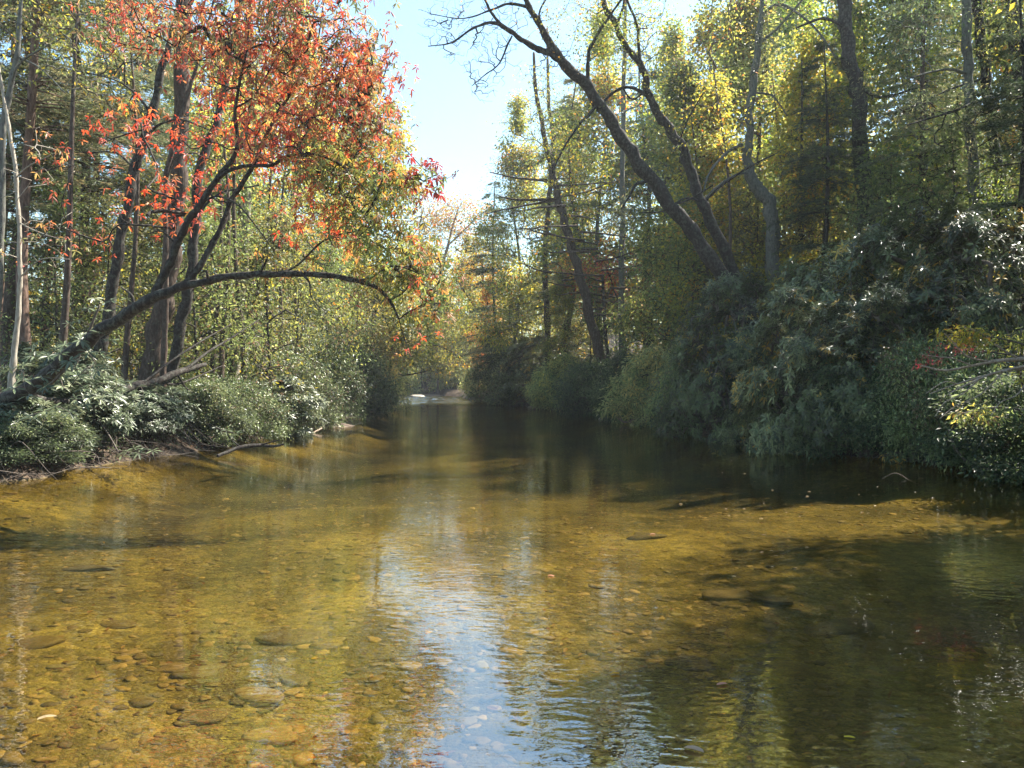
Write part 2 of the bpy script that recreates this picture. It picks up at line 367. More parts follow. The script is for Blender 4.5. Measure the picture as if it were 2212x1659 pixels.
inv = N.new("ShaderNodeMath"); inv.operation = 'MULTIPLY'; inv.inputs[1].default_value = -1; L.new(mh.outputs[0], inv.inputs[0]); L.new(inv.outputs[0], bp.inputs["Height"])
p = N.new("ShaderNodeBsdfPrincipled"); p.inputs["Roughness"].default_value = .8; p.inputs["Specular IOR Level"].default_value = .2
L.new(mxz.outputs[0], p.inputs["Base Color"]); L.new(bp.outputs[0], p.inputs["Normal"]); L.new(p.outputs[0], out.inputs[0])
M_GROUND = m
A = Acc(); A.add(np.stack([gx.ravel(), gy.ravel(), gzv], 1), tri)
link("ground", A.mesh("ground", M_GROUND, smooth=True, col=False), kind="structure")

# water: clear amber water that mirrors the banks
m, N, L, out = newmat("river_water")
g = N.new("ShaderNodeNewGeometry"); pos = g.outputs["Position"]
mp = N.new("ShaderNodeMapping"); mp.inputs["Scale"].default_value = (1, 1.7, 1); mp.inputs["Rotation"].default_value = (0, 0, .25); L.new(pos, mp.inputs[0])
a1 = noise(N, L, mp.outputs[0], 1.6, 1, .4); a2 = noise(N, L, mp.outputs[0], 7, 2, .4)
msk = noise(N, L, pos, .28, 2, .5); mr = N.new("ShaderNodeMapRange"); mr.inputs[1].default_value = .42; mr.inputs[2].default_value = .62
mr.inputs[3].default_value = .3; mr.inputs[4].default_value = 1.0; L.new(msk.outputs[0], mr.inputs[0])
sep = N.new("ShaderNodeSeparateXYZ"); L.new(pos, sep.inputs[0])
far = N.new("ShaderNodeMapRange"); far.inputs[1].default_value = 72; far.inputs[2].default_value = 88; far.inputs[3].default_value = 0; far.inputs[4].default_value = 2; L.new(sep.outputs[1], far.inputs[0])
ad = N.new("ShaderNodeMath"); ad.operation = 'ADD'; L.new(mr.outputs[0], ad.inputs[0]); L.new(far.outputs[0], ad.inputs[1])
ml = N.new("ShaderNodeMath"); ml.operation = 'MULTIPLY'; L.new(a2.outputs[0], ml.inputs[0]); L.new(ad.outputs[0], ml.inputs[1])
m2 = N.new("ShaderNodeMath"); m2.operation = 'MULTIPLY_ADD'; m2.inputs[1].default_value = .65; L.new(a1.outputs[0], m2.inputs[0]); L.new(ml.outputs[0], m2.inputs[2])
bp = N.new("ShaderNodeBump"); bp.inputs["Strength"].default_value = 1; bp.inputs["Distance"].default_value = .0052; L.new(m2.outputs[0], bp.inputs["Height"])
fr = N.new("ShaderNodeFresnel")
ior = N.new("ShaderNodeMapRange"); ior.inputs[3].default_value = 4.6; ior.inputs[4].default_value = 1 / 4.6; L.new(g.outputs["Backfacing"], ior.inputs[0]); L.new(ior.outputs[0], fr.inputs[0]); L.new(bp.outputs[0], fr.inputs["Normal"])
tr = N.new("ShaderNodeBsdfTransparent"); tr.inputs[0].default_value = (.87, .79, .52, 1)
gl = N.new("ShaderNodeBsdfGlossy"); gl.inputs["Roughness"].default_value = .004; L.new(bp.outputs[0], gl.inputs["Normal"])
mx = N.new("ShaderNodeMixShader"); L.new(fr.outputs[0], mx.inputs[0]); L.new(tr.outputs[0], mx.inputs[1]); L.new(gl.outputs[0], mx.inputs[2]); L.new(mx.outputs[0], out.inputs[0])
A = Acc(); A.add(np.array([[-400, -60, 0], [60, -60, 0], [60, 260, 0], [-400, 260, 0.]]), np.array([[0, 1, 2], [0, 2, 3]]))
link("water", A.mesh("water", m, col=False), kind="structure")
rx_ = np.arange(-26, 2.01, .11); ry_ = np.arange(70, 126, .13); X_, Y_ = np.meshgrid(rx_, ry_); rr2 = RNG(5); Z_ = np.zeros_like(X_)
for q in range(16):
    l_ = rr2.uniform(.35, 1.3); a_ = rr2.normal(np.pi / 2, .6); k_ = 2 * np.pi / l_; Z_ += l_ * .022 * np.sin(X_ * k_ * np.cos(a_) + Y_ * k_ * np.sin(a_) + 6.28 * rr2.random() + .8 * sn(X_ * .6, Y_ * .6, q))
env = np.clip((Y_ - 72) / 8, 0, 1) * np.clip((125 - Y_) / 4, 0, 1) * np.clip((X_ + 26) / 2, 0, 1) * np.clip((2 - X_) / 2, 0, 1) * (.6 + .4 * sn(X_ * .5, Y_ * .25, 8))
Z_ = .006 + np.maximum(.002, (Z_ + .09) * env); n_x = len(rx_); ii = (np.arange(len(ry_) - 1)[:, None] * n_x + np.arange(n_x - 1)[None]).ravel()
A = Acc(); A.add(np.stack([X_.ravel(), Y_.ravel(), Z_.ravel()], 1), np.concatenate([np.stack([ii, ii + 1, ii + n_x + 1], 1), np.stack([ii, ii + n_x + 1, ii + n_x], 1)]))
link("riffle_water", A.mesh("riffle_water", m, smooth=True, col=False), kind="structure")

# ------------------------------------------------------------------ hand-placed trees
def limb_acc(pts, sides=10, rough=.05, rng=None, sub=6):
    a = Acc(); p, r = pline(pts, sub); tube(a, p, r, sides, rough, rng); return a, p, r
def hero(name, label, cat, trunk, limbs=(), blobs=(), mat=B_DARK, seed=1, twig_mat=None, r0=.006, leafmat_=M_LEAF, group=None,
         bare=(), root_flare=True, wig=.08, curl=.45, step=.45, extra_twigs=()):
    """trunk / limbs: picture polylines; blobs: (px,py,Y,rpx,rpy,rY, n, palette, per, L, W, mode)"""
    rng = RNG(seed)
    tp, tr = pline(trunk)
    if root_flare:
        b = tp[0].copy(); g0 = gz(b[0], b[1])
        if b[2] > g0 - .1:
            tp = np.concatenate([[[b[0], b[1], g0 - .25]], tp]); tr = np.r_[tr[0] * 1.35, tr]
    root = thing(name, label, cat, tp[0], group)
    a = Acc(); tube(a, tp, tr, 12, .045, rng); part(root, "trunk", a, mat, True, col=False)
    S, R = [tp[3:]], [tr[3:]]
    for l in limbs:
        a, p_, r_ = limb_acc(l, 8, .05, rng); part(root, "limb", a, mat, True, col=False); S.append(p_); R.append(r_)
    S = np.concatenate(S); R = np.concatenate(R)
    T, leaves = [], []
    for b in blobs:
        px, py, Y, rpx, rpy, rY, n, pl, per, L_, W_, mode = b
        c = P(px, py, Y); pts = blob_pts((c, np.array([rpx / F * Y, rY, rpy / F * Y]), n), rng)
        T.append(pts); leaves.append((pts, pl, per, L_, W_, mode))
    for b in bare:
        px, py, Y, rpx, rpy, rY, n = b
        T.append(blob_pts((P(px, py, Y), np.array([rpx / F * Y, rY, rpy / F * Y]), n), rng, .6))
    if T:
        T = np.concatenate(T); G = grow(S, R, T, rng, step=step, r0=r0, wig=wig, curl=curl)
        a = Acc(); add_twigs(a, G, R, rng); part(root, "twig", a, twig_mat or mat, True, kind="stuff", col=False)
    a = Acc()
    for pts, pl, per, L_, W_, mode in leaves:
        if mode == 'ros':
            ax = np.repeat(nz(rng.normal(0, .7, (len(pts), 3)) + np.array([0, -.1, .1])), 3, 0)
            c3 = np.repeat(pts, 3, 0) + rng.normal(0, .24, (len(pts) * 3, 3))
            rosettes(a, c3, nz(ax + rng.normal(0, .5, ax.shape)), per, L_, W_, pl, rng, (50, 110), .45)
        elif mode == 'rich': cloud(a, pts, per, .22, L_, W_, pl, rng, .4, True)
        else: cloud(a, pts, per, mode, L_, W_, pl, rng)
    part(root, "crown", a, leafmat_, False)
    return root

# the leaning red tree over the left bank (trunk rooted just inside the left edge)
D = 15.6
hero("red_leaved_tree", "leaning tree with brilliant red and orange leaves arching over the water from the left bank", "tree",
     [(-70, 905, 17.70, 41.7), (0, 868, 17.39, 39.0), (60, 842, 17.12, 33.6), (120, 795, 16.75, 29.6), (190, 735, 16.33, 28.2), (260, 688, 15.91, 26.9), (330, 645, 15.60, 24.9),
      (400, 618, 15.50, 18.8), (500, 597, 15.40, 16.1), (590, 592, 15.30, 14.1), (700, 594, 15.20, 12.8), (770, 607, 15.10, 10.8), (815, 622, 15.00, 8.7), (845, 655, 15.00, 6.7), (862, 690, 15.00, 4.0)],
     [[(325, 648, 15.62, 18.8), (350, 605, 15.60, 18.1), (372, 560, 15.50, 17.5), (394, 501, 15.40, 16.1), (430, 444, 15.30, 14.8), (480, 372, 15.20, 12.1), (512, 322, 15.10, 9.4), (508, 243, 15.00, 8.1), (519, 172, 15.00, 6.0), (535, 90, 15.00, 4.0), (540, -20, 15.00, 2.7)],
      [(392, 622, 15.50, 14.8), (428, 580, 15.60, 14.1), (476, 495, 15.80, 12.8), (501, 430, 16.00, 11.4), (537, 376, 16.00, 10.1), (573, 297, 16.00, 8.7), (600, 243, 16.00, 7.4), (627, 204, 16.00, 5.4), (680, 110, 16.00, 3.4), (700, 0, 16.00, 2.7)],
      [(472, 384, 15.20, 9.4), (500, 366, 15.10, 8.7), (537, 358, 15.00, 8.1), (587, 357, 14.90, 7.4), (620, 338, 14.80, 6.0), (682, 334, 14.70, 4.7), (740, 360, 14.60, 3.4), (800, 420, 14.50, 2.0)],
      [(435, 437, 15.30, 5.4), (470, 424, 15.10, 4.7), (510, 440, 15.00, 4.0), (545, 478, 14.90, 3.4), (590, 540, 14.80, 2.0)],
      [(590, 592, 15.30, 5.4), (640, 575, 15.50, 4.7), (700, 520, 15.80, 4.0), (780, 500, 16.00, 3.4), (860, 520, 16.00, 2.7)],
      [(560, 592, 15.3, 6), (572, 570, 15.2, 5), (578, 556, 15.1, 3)], [(655, 594, 15.2, 6), (668, 610, 15.1, 4), (672, 640, 15.0, 2.5), (690, 665, 15, 1.5)], [(450, 606, 15.4, 7), (446, 585, 15.3, 5)],
      [(290, 668, 16, 8), (285, 640, 16, 6), (262, 620, 16, 3)], [(385, 530, 15.5, 6), (350, 500, 15.4, 4), (320, 505, 15.3, 2)],
      [(770, 606, 15.10, 5.4), (800, 600, 14.90, 4.7), (850, 575, 14.80, 4.0), (905, 590, 14.70, 2.7)],
      [(862, 690, 15.00, 3.4), (885, 672, 14.90, 3.4), (920, 655, 14.80, 2.0)],
      [(505, 235, 15.00, 4.0), (550, 205, 15.00, 3.4), (600, 120, 15.00, 2.7), (640, 60, 15.00, 2.0)],
      [(600, 243, 16.00, 4.0), (680, 250, 15.80, 3.4), (760, 240, 15.60, 2.7), (850, 300, 15.50, 2.0), (920, 370, 15.40, 2.0)]],
     [(560, 120, 15.20, 190, 110, 1.7, 172, RED, 7, .115, .037, 'ros'), (420, 40, 15.50, 190, 70, 1.6, 103, RED, 7, .115, .037, 'ros'),
      (690, 100, 15.20, 130, 120, 1.5, 186, RED, 7, .115, .037, 'ros'), (790, 190, 15.30, 75, 150, 1.2, 155, RED, 7, .115, .037, 'ros'),
      (660, 300, 15.00, 150, 80, 1.5, 144, RED, 7, .115, .037, 'ros'), (590, 250, 16.20, 120, 120, .8, 61, REDHOT, 7, .115, .037, 'ros'),
      (760, 380, 15.00, 110, 70, 1.3, 116, REDG, 7, .115, .037, 'ros'), (880, 375, 15.20, 55, 38, .7, 44, REDG, 7, .115, .037, 'ros'), (925, 375, 15.20, 34, 24, .4, 14, CRIMSON, 7, .13, .048, 'ros'),
      (620, -110, 15.20, 230, 110, 1.6, 186, RED, 7, .115, .037, 'ros'), (480, 340, 16.30, 170, 120, .7, 54, REDHOT, 6, .115, .037, 'ros'),
      (330, 60, 16.00, 110, 60, 1.0, 35, RED, 6, .115, .037, 'ros'), (270, 270, 16.67, 70, 55, .8, 22, REDHOT, 6, .115, .037, 'ros'),
      (170, 355, 17.12, 110, 40, .8, 15, RED, 5, .115, .037, 'ros'), (330, 440, 16.40, 90, 60, .6, 27, REDHOT, 6, .115, .037, 'ros'),
      (700, 480, 15.60, 100, 50, .9, 35, REDHOT, 7, .115, .037, 'ros'), (830, 500, 15.20, 90, 60, 1.2, 93, REDG, 7, .115, .037, 'ros'),
      (900, 590, 14.80, 60, 60, .9, 71, REDG, 7, .115, .037, 'ros'), (820, 590, 15.00, 80, 45, .8, 40, REDG, 7, .115, .037, 'ros'), (930, 660, 14.80, 28, 40, .5, 16, REDG, 7, .115, .037, 'ros'),
      (640, 560, 15.40, 120, 30, .6, 11, REDG, 6, .115, .037, 'ros'), (180, 500, 17.07, 120, 60, .6, 11, RED, 5, .115, .037, 'ros'), (885, 735, 15.00, 12, 14, .2, 3, REDHOT, 6, .115, .037, 'ros')],
     B_DARK, 11, r0=.0055, step=.35, leafmat_=M_LEAF)

hero("tall_slanting_tree", "tall dark slanting trunk with pale lichen left of the red tree's main fork", "tree",
     [(205, 800, 22.00, 27), (222, 730, 22.00, 25), (235, 680, 22.00, 24), (250, 573, 22.00, 22), (272, 458, 22.00, 21), (293, 358, 22.00, 20), (322, 268, 22.00, 18), (347, 161, 22.00, 16), (372, 72, 22.00, 14), (390, 0, 22.00, 12), (408, -110, 22.00, 10), (420, -260, 22.00, 7)],
     [[(306, 305, 22.00, 7), (340, 272, 21.54, 5), (390, 258, 21.19, 4), (450, 280, 20.84, 3)], [(330, 250, 22.00, 6), (290, 200, 21.77, 5), (240, 170, 21.54, 3), (150, 150, 21.42, 2)],
      [(292, 365, 22.00, 6), (250, 330, 22.00, 4), (190, 330, 22.00, 3)]],
     [(420, -190, 22.00, 180, 90, 2, 90, REDG, 12, .12, .05, .25), (240, 20, 22.00, 90, 60, 1.5, 30, YG, 10, .11, .045, .22)],
     B_DARK, 12, bare=[(240, 170, 21.77, 140, 120, 1.2, 30), (380, 300, 21.54, 100, 100, 1, 20)])
hero("thin_pale_tree", "slender pale straight stem just right of the slanting dark trunk on the left bank", "tree",
     [(352, 800, 24.00, 13), (357, 700, 24.00, 12), (358, 573, 24.00, 11.5), (357, 470, 24.00, 11), (358, 394, 24.00, 11), (376, 304, 24.00, 10), (397, 233, 24.00, 9), (419, 161, 24.00, 7), (435, 107, 24.00, 6), (470, -40, 24.00, 4), (480, -150, 24.00, 3)],
     [[(358, 395, 24.00, 4), (380, 340, 23.76, 3), (430, 330, 23.52, 2)]],
     [(470, -100, 24.00, 130, 70, 1.5, 50, REDHOT, 10, .12, .05, .22), (470, 300, 23.40, 110, 80, 1, 24, REDHOT, 8, .12, .05, .2)], B_BROWN, 13)
hero("large_furrowed_tree", "broad furrowed brown trunk, the thickest on the left bank, rising behind the arching limb", "tree",
     [(312, 890, 25.50, 60), (318, 850, 25.50, 48), (333, 755, 25.50, 42), (351, 665, 25.50, 40), (366, 580, 25.50, 38), (380, 450, 25.50, 36), (389, 300, 25.50, 34), (393, 130, 25.50, 32), (397, 0, 25.50, 30), (400, -200, 25.50, 26)],
     [[(395, 40, 25.50, 9), (430, -20, 24.88, 7), (500, -80, 24.88, 4)]],
     [(450, -220, 25.50, 260, 120, 3, 120, HEM, 24, .16, .03, .35)], B_BROWN, 14, leafmat_=M_NEEDLE)
hero("dark_curving_tree", "dark curving trunk standing right against the broad furrowed one", "tree",
     [(352, 895, 24.80, 30), (360, 850, 24.80, 26), (376, 790, 24.80, 25), (390, 704, 24.80, 24), (404, 640, 24.80, 23), (415, 576, 24.80, 22), (422, 483, 24.80, 20), (433, 358, 24.80, 19), (462, 286, 25.05, 17), (476, 233, 25.30, 15), (500, 120, 25.54, 12), (520, 0, 25.79, 9), (540, -150, 26.04, 6)],
     [[(424, 470, 24.80, 6), (470, 420, 25.05, 5), (560, 400, 25.30, 3)]],
     [(560, -120, 26.04, 200, 120, 2.4, 90, OLIVE, 16, .12, .05, .3), (620, 150, 26.54, 200, 150, 1.6, 120, REDG, 12, .12, .05, .3)], B_DARK, 15)
hero("stout_pale_tree", "stout pale grey trunk in sun among the thin stems, mid left bank", "tree",
     [(503, 820, 34.00, 27), (507, 780, 34.00, 25), (512, 733, 34.00, 23), (520, 650, 34.00, 21), (528, 576, 34.00, 19), (532, 430, 34.00, 17), (536, 250, 34.00, 15), (540, 50, 34.00, 12), (545, -150, 34.00, 9)],
     [[(522, 640, 34.00, 7), (560, 560, 34.00, 6), (600, 480, 34.00, 4)]],
     [(590, 500, 34.00, 150, 80, 2.4, 90, YG, 18, .12, .06, .3), (520, -120, 34.00, 220, 140, 3, 110, MIXG, 18, .13, .06, .35)], B_PALE, 16)
hero("bowed_sapling", "thin pale bowed sapling nearest the left edge with a few red leaves", "tree",
     [(25, 815, 18.50, 15), (33, 740, 18.50, 12), (42, 640, 18.50, 10), (43, 573, 18.50, 9.5), (40, 470, 18.50, 9), (32, 358, 18.50, 8), (18, 270, 18.50, 7), (6, 200, 18.50, 6), (-5, 130, 18.50, 5), (-20, 30, 18.50, 4), (-30, -60, 18.50, 3)],
     [[(34, 385, 18.50, 3), (60, 360, 18.28, 2.5), (120, 330, 18.05, 2)], [(40, 480, 18.50, 3), (80, 500, 18.39, 2), (140, 520, 18.28, 1.6)], [(42, 600, 18.50, 3), (90, 560, 18.39, 2), (150, 560, 18.28, 2)]],
     [(70, 540, 18.28, 100, 40, .6, 9, RED, 6, .11, .045, .15), (60, 310, 18.39, 70, 40, .6, 8, RED, 6, .11, .045, .15), (-20, -40, 18.50, 90, 60, 1, 20, YG, 10, .11, .045, .2)], B_PALE, 17,
     bare=[(60, 450, 18.39, 110, 150, .8, 30)])
hero("drooping_leaf_tree", "grey stem at the upper left with hanging yellow-green leaf sprays", "tree",
     [(-20, 800, 20.00, 18), (0, 560, 20.00, 16), (5, 300, 20.00, 14), (22, 190, 20.00, 12), (38, 110, 20.00, 10), (45, 0, 20.00, 8), (50, -120, 20.00, 5)],
     [[(20, 195, 20.00, 6), (40, 140, 19.78, 5), (90, 105, 19.56, 4), (120, 90, 19.33, 3), (150, 70, 19.33, 2)], [(36, 120, 20.00, 4), (90, 150, 19.78, 3), (140, 200, 19.56, 2)]],
     [(125, 90, 19.33, 40, 24, .5, 14, YG, 9, .12, .04, .16), (165, 110, 19.33, 22, 30, .4, 7, YG, 9, .12, .04, .15), (190, 180, 19.33, 22, 40, .4, 7, YG, 8, .12, .04, .15), (140, 25, 19.44, 60, 30, .5, 12, YG, 8, .11, .04, .2), (20, 90, 20.00, 60, 80, .8, 16, OLIVE, 8, .11, .04, .25)],
     B_GREY, 18, bare=[(110, 150, 19.78, 130, 110, .8, 36)])

# right bank: the leaning pair and their neighbours
hero("leaning_oak", "longer of two dark slanting trunks, leaning left over the river with bare twigs", "tree",
     [(1662, 830, 31.20, 37.0), (1650, 785, 31.20, 33.6), (1600, 690, 31.20, 33.6), (1560, 600, 31.20, 32.8), (1499, 504, 31.20, 31.1), (1450, 446, 31.20, 29.4), (1385, 358, 31.20, 28.6), (1346, 303, 31.20, 26.9), (1310, 247, 30.96, 25.2), (1264, 182, 30.72, 24.4), (1209, 127, 30.48, 21.0), (1173, 65, 30.24, 15.1), (1144, 16, 30.00, 12.6), (1125, -30, 29.76, 10.9), (1090, -130, 29.52, 7.6)],
     [[(1215, 133, 30.48, 16.8), (1185, 114, 30.36, 14.3), (1157, 104, 30.24, 13.4), (1121, 81, 30.00, 10.9), (1089, 59, 29.76, 9.2), (1059, 49, 29.52, 6.7), (1020, 62, 29.28, 5.0), (975, 92, 29.04, 3.4), (925, 100, 28.80, 1.7)],
      [(1100, 66, 29.76, 7.6), (1075, 45, 29.64, 6.7), (1059, 23, 29.52, 5.9), (1040, -10, 29.40, 4.2), (1000, -40, 29.28, 2.5)],
      [(1106, 78, 29.88, 4.2), (1095, 100, 29.76, 4.2), (1078, 138, 29.52, 3.4), (1050, 160, 29.28, 2.5), (1020, 185, 29.16, 1.7)],
      [(1144, 16, 30.00, 7.6), (1100, 8, 29.64, 5.9), (1060, 22, 29.40, 4.2), (1000, 40, 29.16, 2.5), (930, 30, 28.80, 1.7)],
      [(1268, 186, 30.72, 10.1), (1270, 150, 30.48, 8.4), (1272, 114, 30.36, 7.6), (1287, 81, 30.24, 6.7), (1310, 45, 30.00, 5.9), (1345, -5, 29.76, 4.2)],
      [(1290, 226, 30.84, 6.7), (1270, 250, 30.36, 5.9), (1248, 273, 30.00, 5.0), (1215, 325, 29.76, 4.2), (1193, 371, 29.52, 2.5)],
      [(1398, 392, 31.20, 6.7), (1375, 398, 30.84, 5.9), (1362, 420, 30.60, 5.0), (1342, 452, 30.36, 3.4)],
      [(1448, 443, 31.20, 5.0), (1490, 430, 30.96, 4.2), (1540, 400, 30.72, 3.4)], [(1180, 75, 30.24, 5.9), (1165, 30, 30.00, 4.2), (1190, -20, 29.76, 3.4)]],
     [(1250, 60, 30.24, 90, 80, 1.8, 60, OLIVE, 12, .10, .07, .22), (1230, 280, 30.00, 70, 80, 1.2, 36, OLIVE, 9, .10, .07, .2), (1330, 120, 30.36, 60, 80, 1.2, 40, GREEN, 11, .10, .07, .2),
      (1080, 20, 29.52, 110, 40, 1, 20, ORANGE, 5, .08, .06, .2), (1120, -90, 29.76, 160, 60, 2, 70, OLIVE, 12, .10, .07, .25), (1225, 390, 29.76, 60, 40, 1, 20, YELLOW, 10, .10, .07, .2)],
     B_DARK, 21, r0=.0042, bare=[(1030, 90, 29.28, 110, 60, 1, 300), (960, 60, 29.04, 70, 70, .8, 200), (1040, 170, 29.28, 55, 60, .6, 160), (1090, 30, 29.76, 120, 70, 1, 180), (1160, 130, 30.00, 80, 40, .8, 60)], step=.3, wig=.04, curl=.2)
hero("forked_oak", "shorter slanting dark trunk right beside the longer one, forking near the frame's top", "tree",
     [(1640, 760, 31.92, 30.2), (1610, 650, 31.92, 27.7), (1590, 600, 31.92, 26.0), (1548, 504, 31.92, 23.5), (1515, 436, 31.92, 22.7), (1495, 381, 31.92, 21.8), (1476, 325, 31.80, 21.0), (1447, 280, 31.68, 20.2), (1417, 238, 31.56, 18.5), (1398, 195, 31.44, 16.8), (1391, 153, 31.32, 15.1), (1372, 124, 31.20, 13.4), (1346, 91, 31.20, 12.6), (1329, 49, 31.20, 12.6), (1307, 16, 31.20, 11.8), (1298, -30, 31.20, 10.1), (1280, -140, 31.20, 6.7)],
     [[(1382, 134, 31.20, 7.6), (1379, 90, 31.08, 6.7), (1375, 49, 30.96, 5.9), (1355, 0, 30.84, 5.0), (1350, -60, 30.72, 3.4)],
      [(1396, 205, 31.44, 8.4), (1375, 193, 31.20, 7.6), (1350, 188, 31.08, 6.7), (1325, 200, 30.96, 5.9), (1303, 220, 30.84, 5.0)],
      [(1392, 200, 31.32, 4.2), (1365, 214, 31.20, 4.2), (1345, 190, 31.08, 3.4)],
      [(1332, 50, 31.20, 6.7), (1345, 20, 30.96, 5.0), (1350, -30, 30.72, 4.2)],
      [(1470, 318, 31.80, 5.9), (1470, 300, 31.56, 4.2), (1490, 250, 31.20, 3.4), (1520, 200, 30.96, 2.5)],
      [(1518, 440, 31.92, 6.7), (1560, 400, 31.68, 5.0), (1620, 360, 31.44, 4.2), (1680, 330, 31.20, 2.5)], [(1525, 440, 31.92, 5.0), (1480, 428, 31.56, 4.2), (1440, 455, 31.20, 3.4), (1380, 460, 30.96, 1.7)]],
     [(1340, 30, 31.20, 110, 90, 2, 100, GREEN, 13, .10, .07, .22), (1400, 130, 31.44, 110, 90, 1.6, 70, MIXG, 11, .10, .07, .22), (1290, -90, 31.20, 180, 70, 2.4, 80, MIXG, 13, .10, .07, .25), (1500, 230, 31.20, 80, 80, 1.4, 34, MIXG, 9, .10, .07, .22), (1450, 300, 31.44, 90, 60, 1.2, 24, YG, 9, .10, .07, .2)],
     B_DARK, 22, r0=.006, bare=[(1480, 440, 31.20, 120, 60, 1, 20)])
hero("crooked_grey_tree", "grey trunk with a sharp crooked elbow halfway up, standing behind the round rhododendrons", "tree",
     [(1690, 690, 36.00, 36), (1682, 640, 36.00, 33), (1670, 576, 36.00, 31), (1667, 471, 36.00, 29), (1656, 429, 36.00, 29), (1632, 403, 36.00, 27), (1618, 366, 36.00, 22), (1615, 330, 36.00, 18), (1620, 297, 36.00, 16), (1618, 244, 36.00, 17), (1628, 175, 36.00, 17), (1637, 105, 36.00, 15), (1646, 17, 36.00, 13), (1652, -80, 36.00, 10), (1660, -200, 36.00, 7)],
     [[(1618, 345, 36.00, 9), (1608, 325, 35.76, 9), (1598, 314, 35.64, 8), (1560, 339, 35.28, 6), (1531, 377, 34.92, 5), (1520, 412, 34.68, 3)], [(1619, 372, 36.00, 6), (1590, 378, 35.52, 5), (1550, 402, 35.16, 4), (1522, 430, 34.80, 3)],
      [(1632, 200, 36.00, 5), (1670, 208, 35.76, 4), (1700, 250, 35.52, 3)], [(1645, 30, 36.00, 7), (1690, 10, 35.40, 6), (1760, 60, 34.80, 5), (1810, 130, 34.32, 3)],
      [(1645, 90, 36.00, 6), (1690, 50, 35.52, 5), (1740, -10, 35.28, 4)]],
     [(1690, 60, 35.40, 80, 40, 1.2, 50, BLUEG, 22, .14, .03, .25), (1640, 130, 35.76, 60, 60, 1, 24, BLUEG, 18, .14, .03, .25), (1700, -90, 36.00, 160, 90, 2, 90, HEM, 20, .15, .03, .3), (1660, 20, 36.00, 100, 60, 1.5, 30, MIXG, 12, .11, .06, .25)],
     B_GREY, 23, r0=.005, leafmat_=M_NEEDLE, bare=[(1600, 380, 35.28, 90, 60, .8, 24)])
hero("thick_straight_tree", "thick dark straight trunk high on the right bank, its lower half lost in leaves", "tree",
     [(1880, 640, 33, 38), (1872, 500, 33, 34), (1857, 262, 33, 30), (1852, 192, 33, 29), (1838, 140, 33, 28), (1828, 70, 33, 27), (1823, 0, 33, 27), (1816, -150, 33, 23)],
     [[(1850, 180, 33, 8), (1900, 210, 32.5, 6), (1980, 190, 32, 4)], [(1828, 60, 33, 8), (1780, 40, 32.5, 6), (1720, 60, 32, 4)]],
     [(1830, -80, 33, 260, 80, 3, 120, GREEN, 16, .13, .06, .35), (1900, 190, 32, 130, 60, 2, 60, PINE, 22, .16, .03, .3)], B_DARK, 24)
hero("rough_grey_tree", "straight grey trunk near the upper right corner, left of two closer-set dark trunks", "tree",
     [(2112, 620, 27, 24), (2103, 384, 27, 22), (2096, 279, 27, 21), (2093, 175, 27, 20), (2089, 105, 27, 20), (2086, 0, 27, 20), (2080, -160, 27, 17)],
     [[(2092, 160, 27, 8), (2040, 150, 26.6, 5), (1960, 170, 26.2, 3)]],
     [(2040, -60, 27, 170, 60, 2, 70, GREEN, 16, .12, .05, .3), (1990, 60, 26.5, 90, 60, 1.5, 50, BLUEG, 16, .12, .05, .3)], B_GREY, 25)
hero("dark_straight_tree", "dark trunk, middle one of the three near the upper right corner", "tree",
     [(2165, 620, 28, 24), (2152, 349, 28, 22), (2135, 227, 28, 21), (2128, 157, 28, 21), (2117, 70, 28, 20), (2108, -20, 28, 19), (2100, -160, 28, 16)],
     [[(2130, 170, 28, 7), (2060, 190, 27.5, 5), (1950, 240, 27, 3)]],
     [(2060, 240, 27, 150, 50, 1.6, 90, PINE, 22, .16, .028, .3), (2170, -40, 28, 120, 60, 2, 50, YG, 14, .12, .05, .3)], B_DARK, 26)
hero("corner_tree", "dark trunk hard against the upper right corner with yellow leaves around it", "tree",
     [(2235, 620, 27, 30), (2222, 340, 27, 27), (2208, 200, 27, 26), (2198, 120, 27, 25), (2186, 30, 27, 24), (2170, -120, 27, 20)],
     [[(2215, 195, 27, 9), (2150, 205, 26.4, 7), (2060, 240, 26, 5), (1960, 270, 25.6, 3)]],
     [(2170, 60, 26.6, 70, 90, 1.4, 70, YG, 14, .12, .05, .25), (2130, 290, 26, 120, 70, 1.4, 90, PINE, 22, .16, .028, .3), (2190, 400, 26, 80, 80, 1.5, 60, GREEN, 18, .12, .05, .3)], B_DARK, 27)

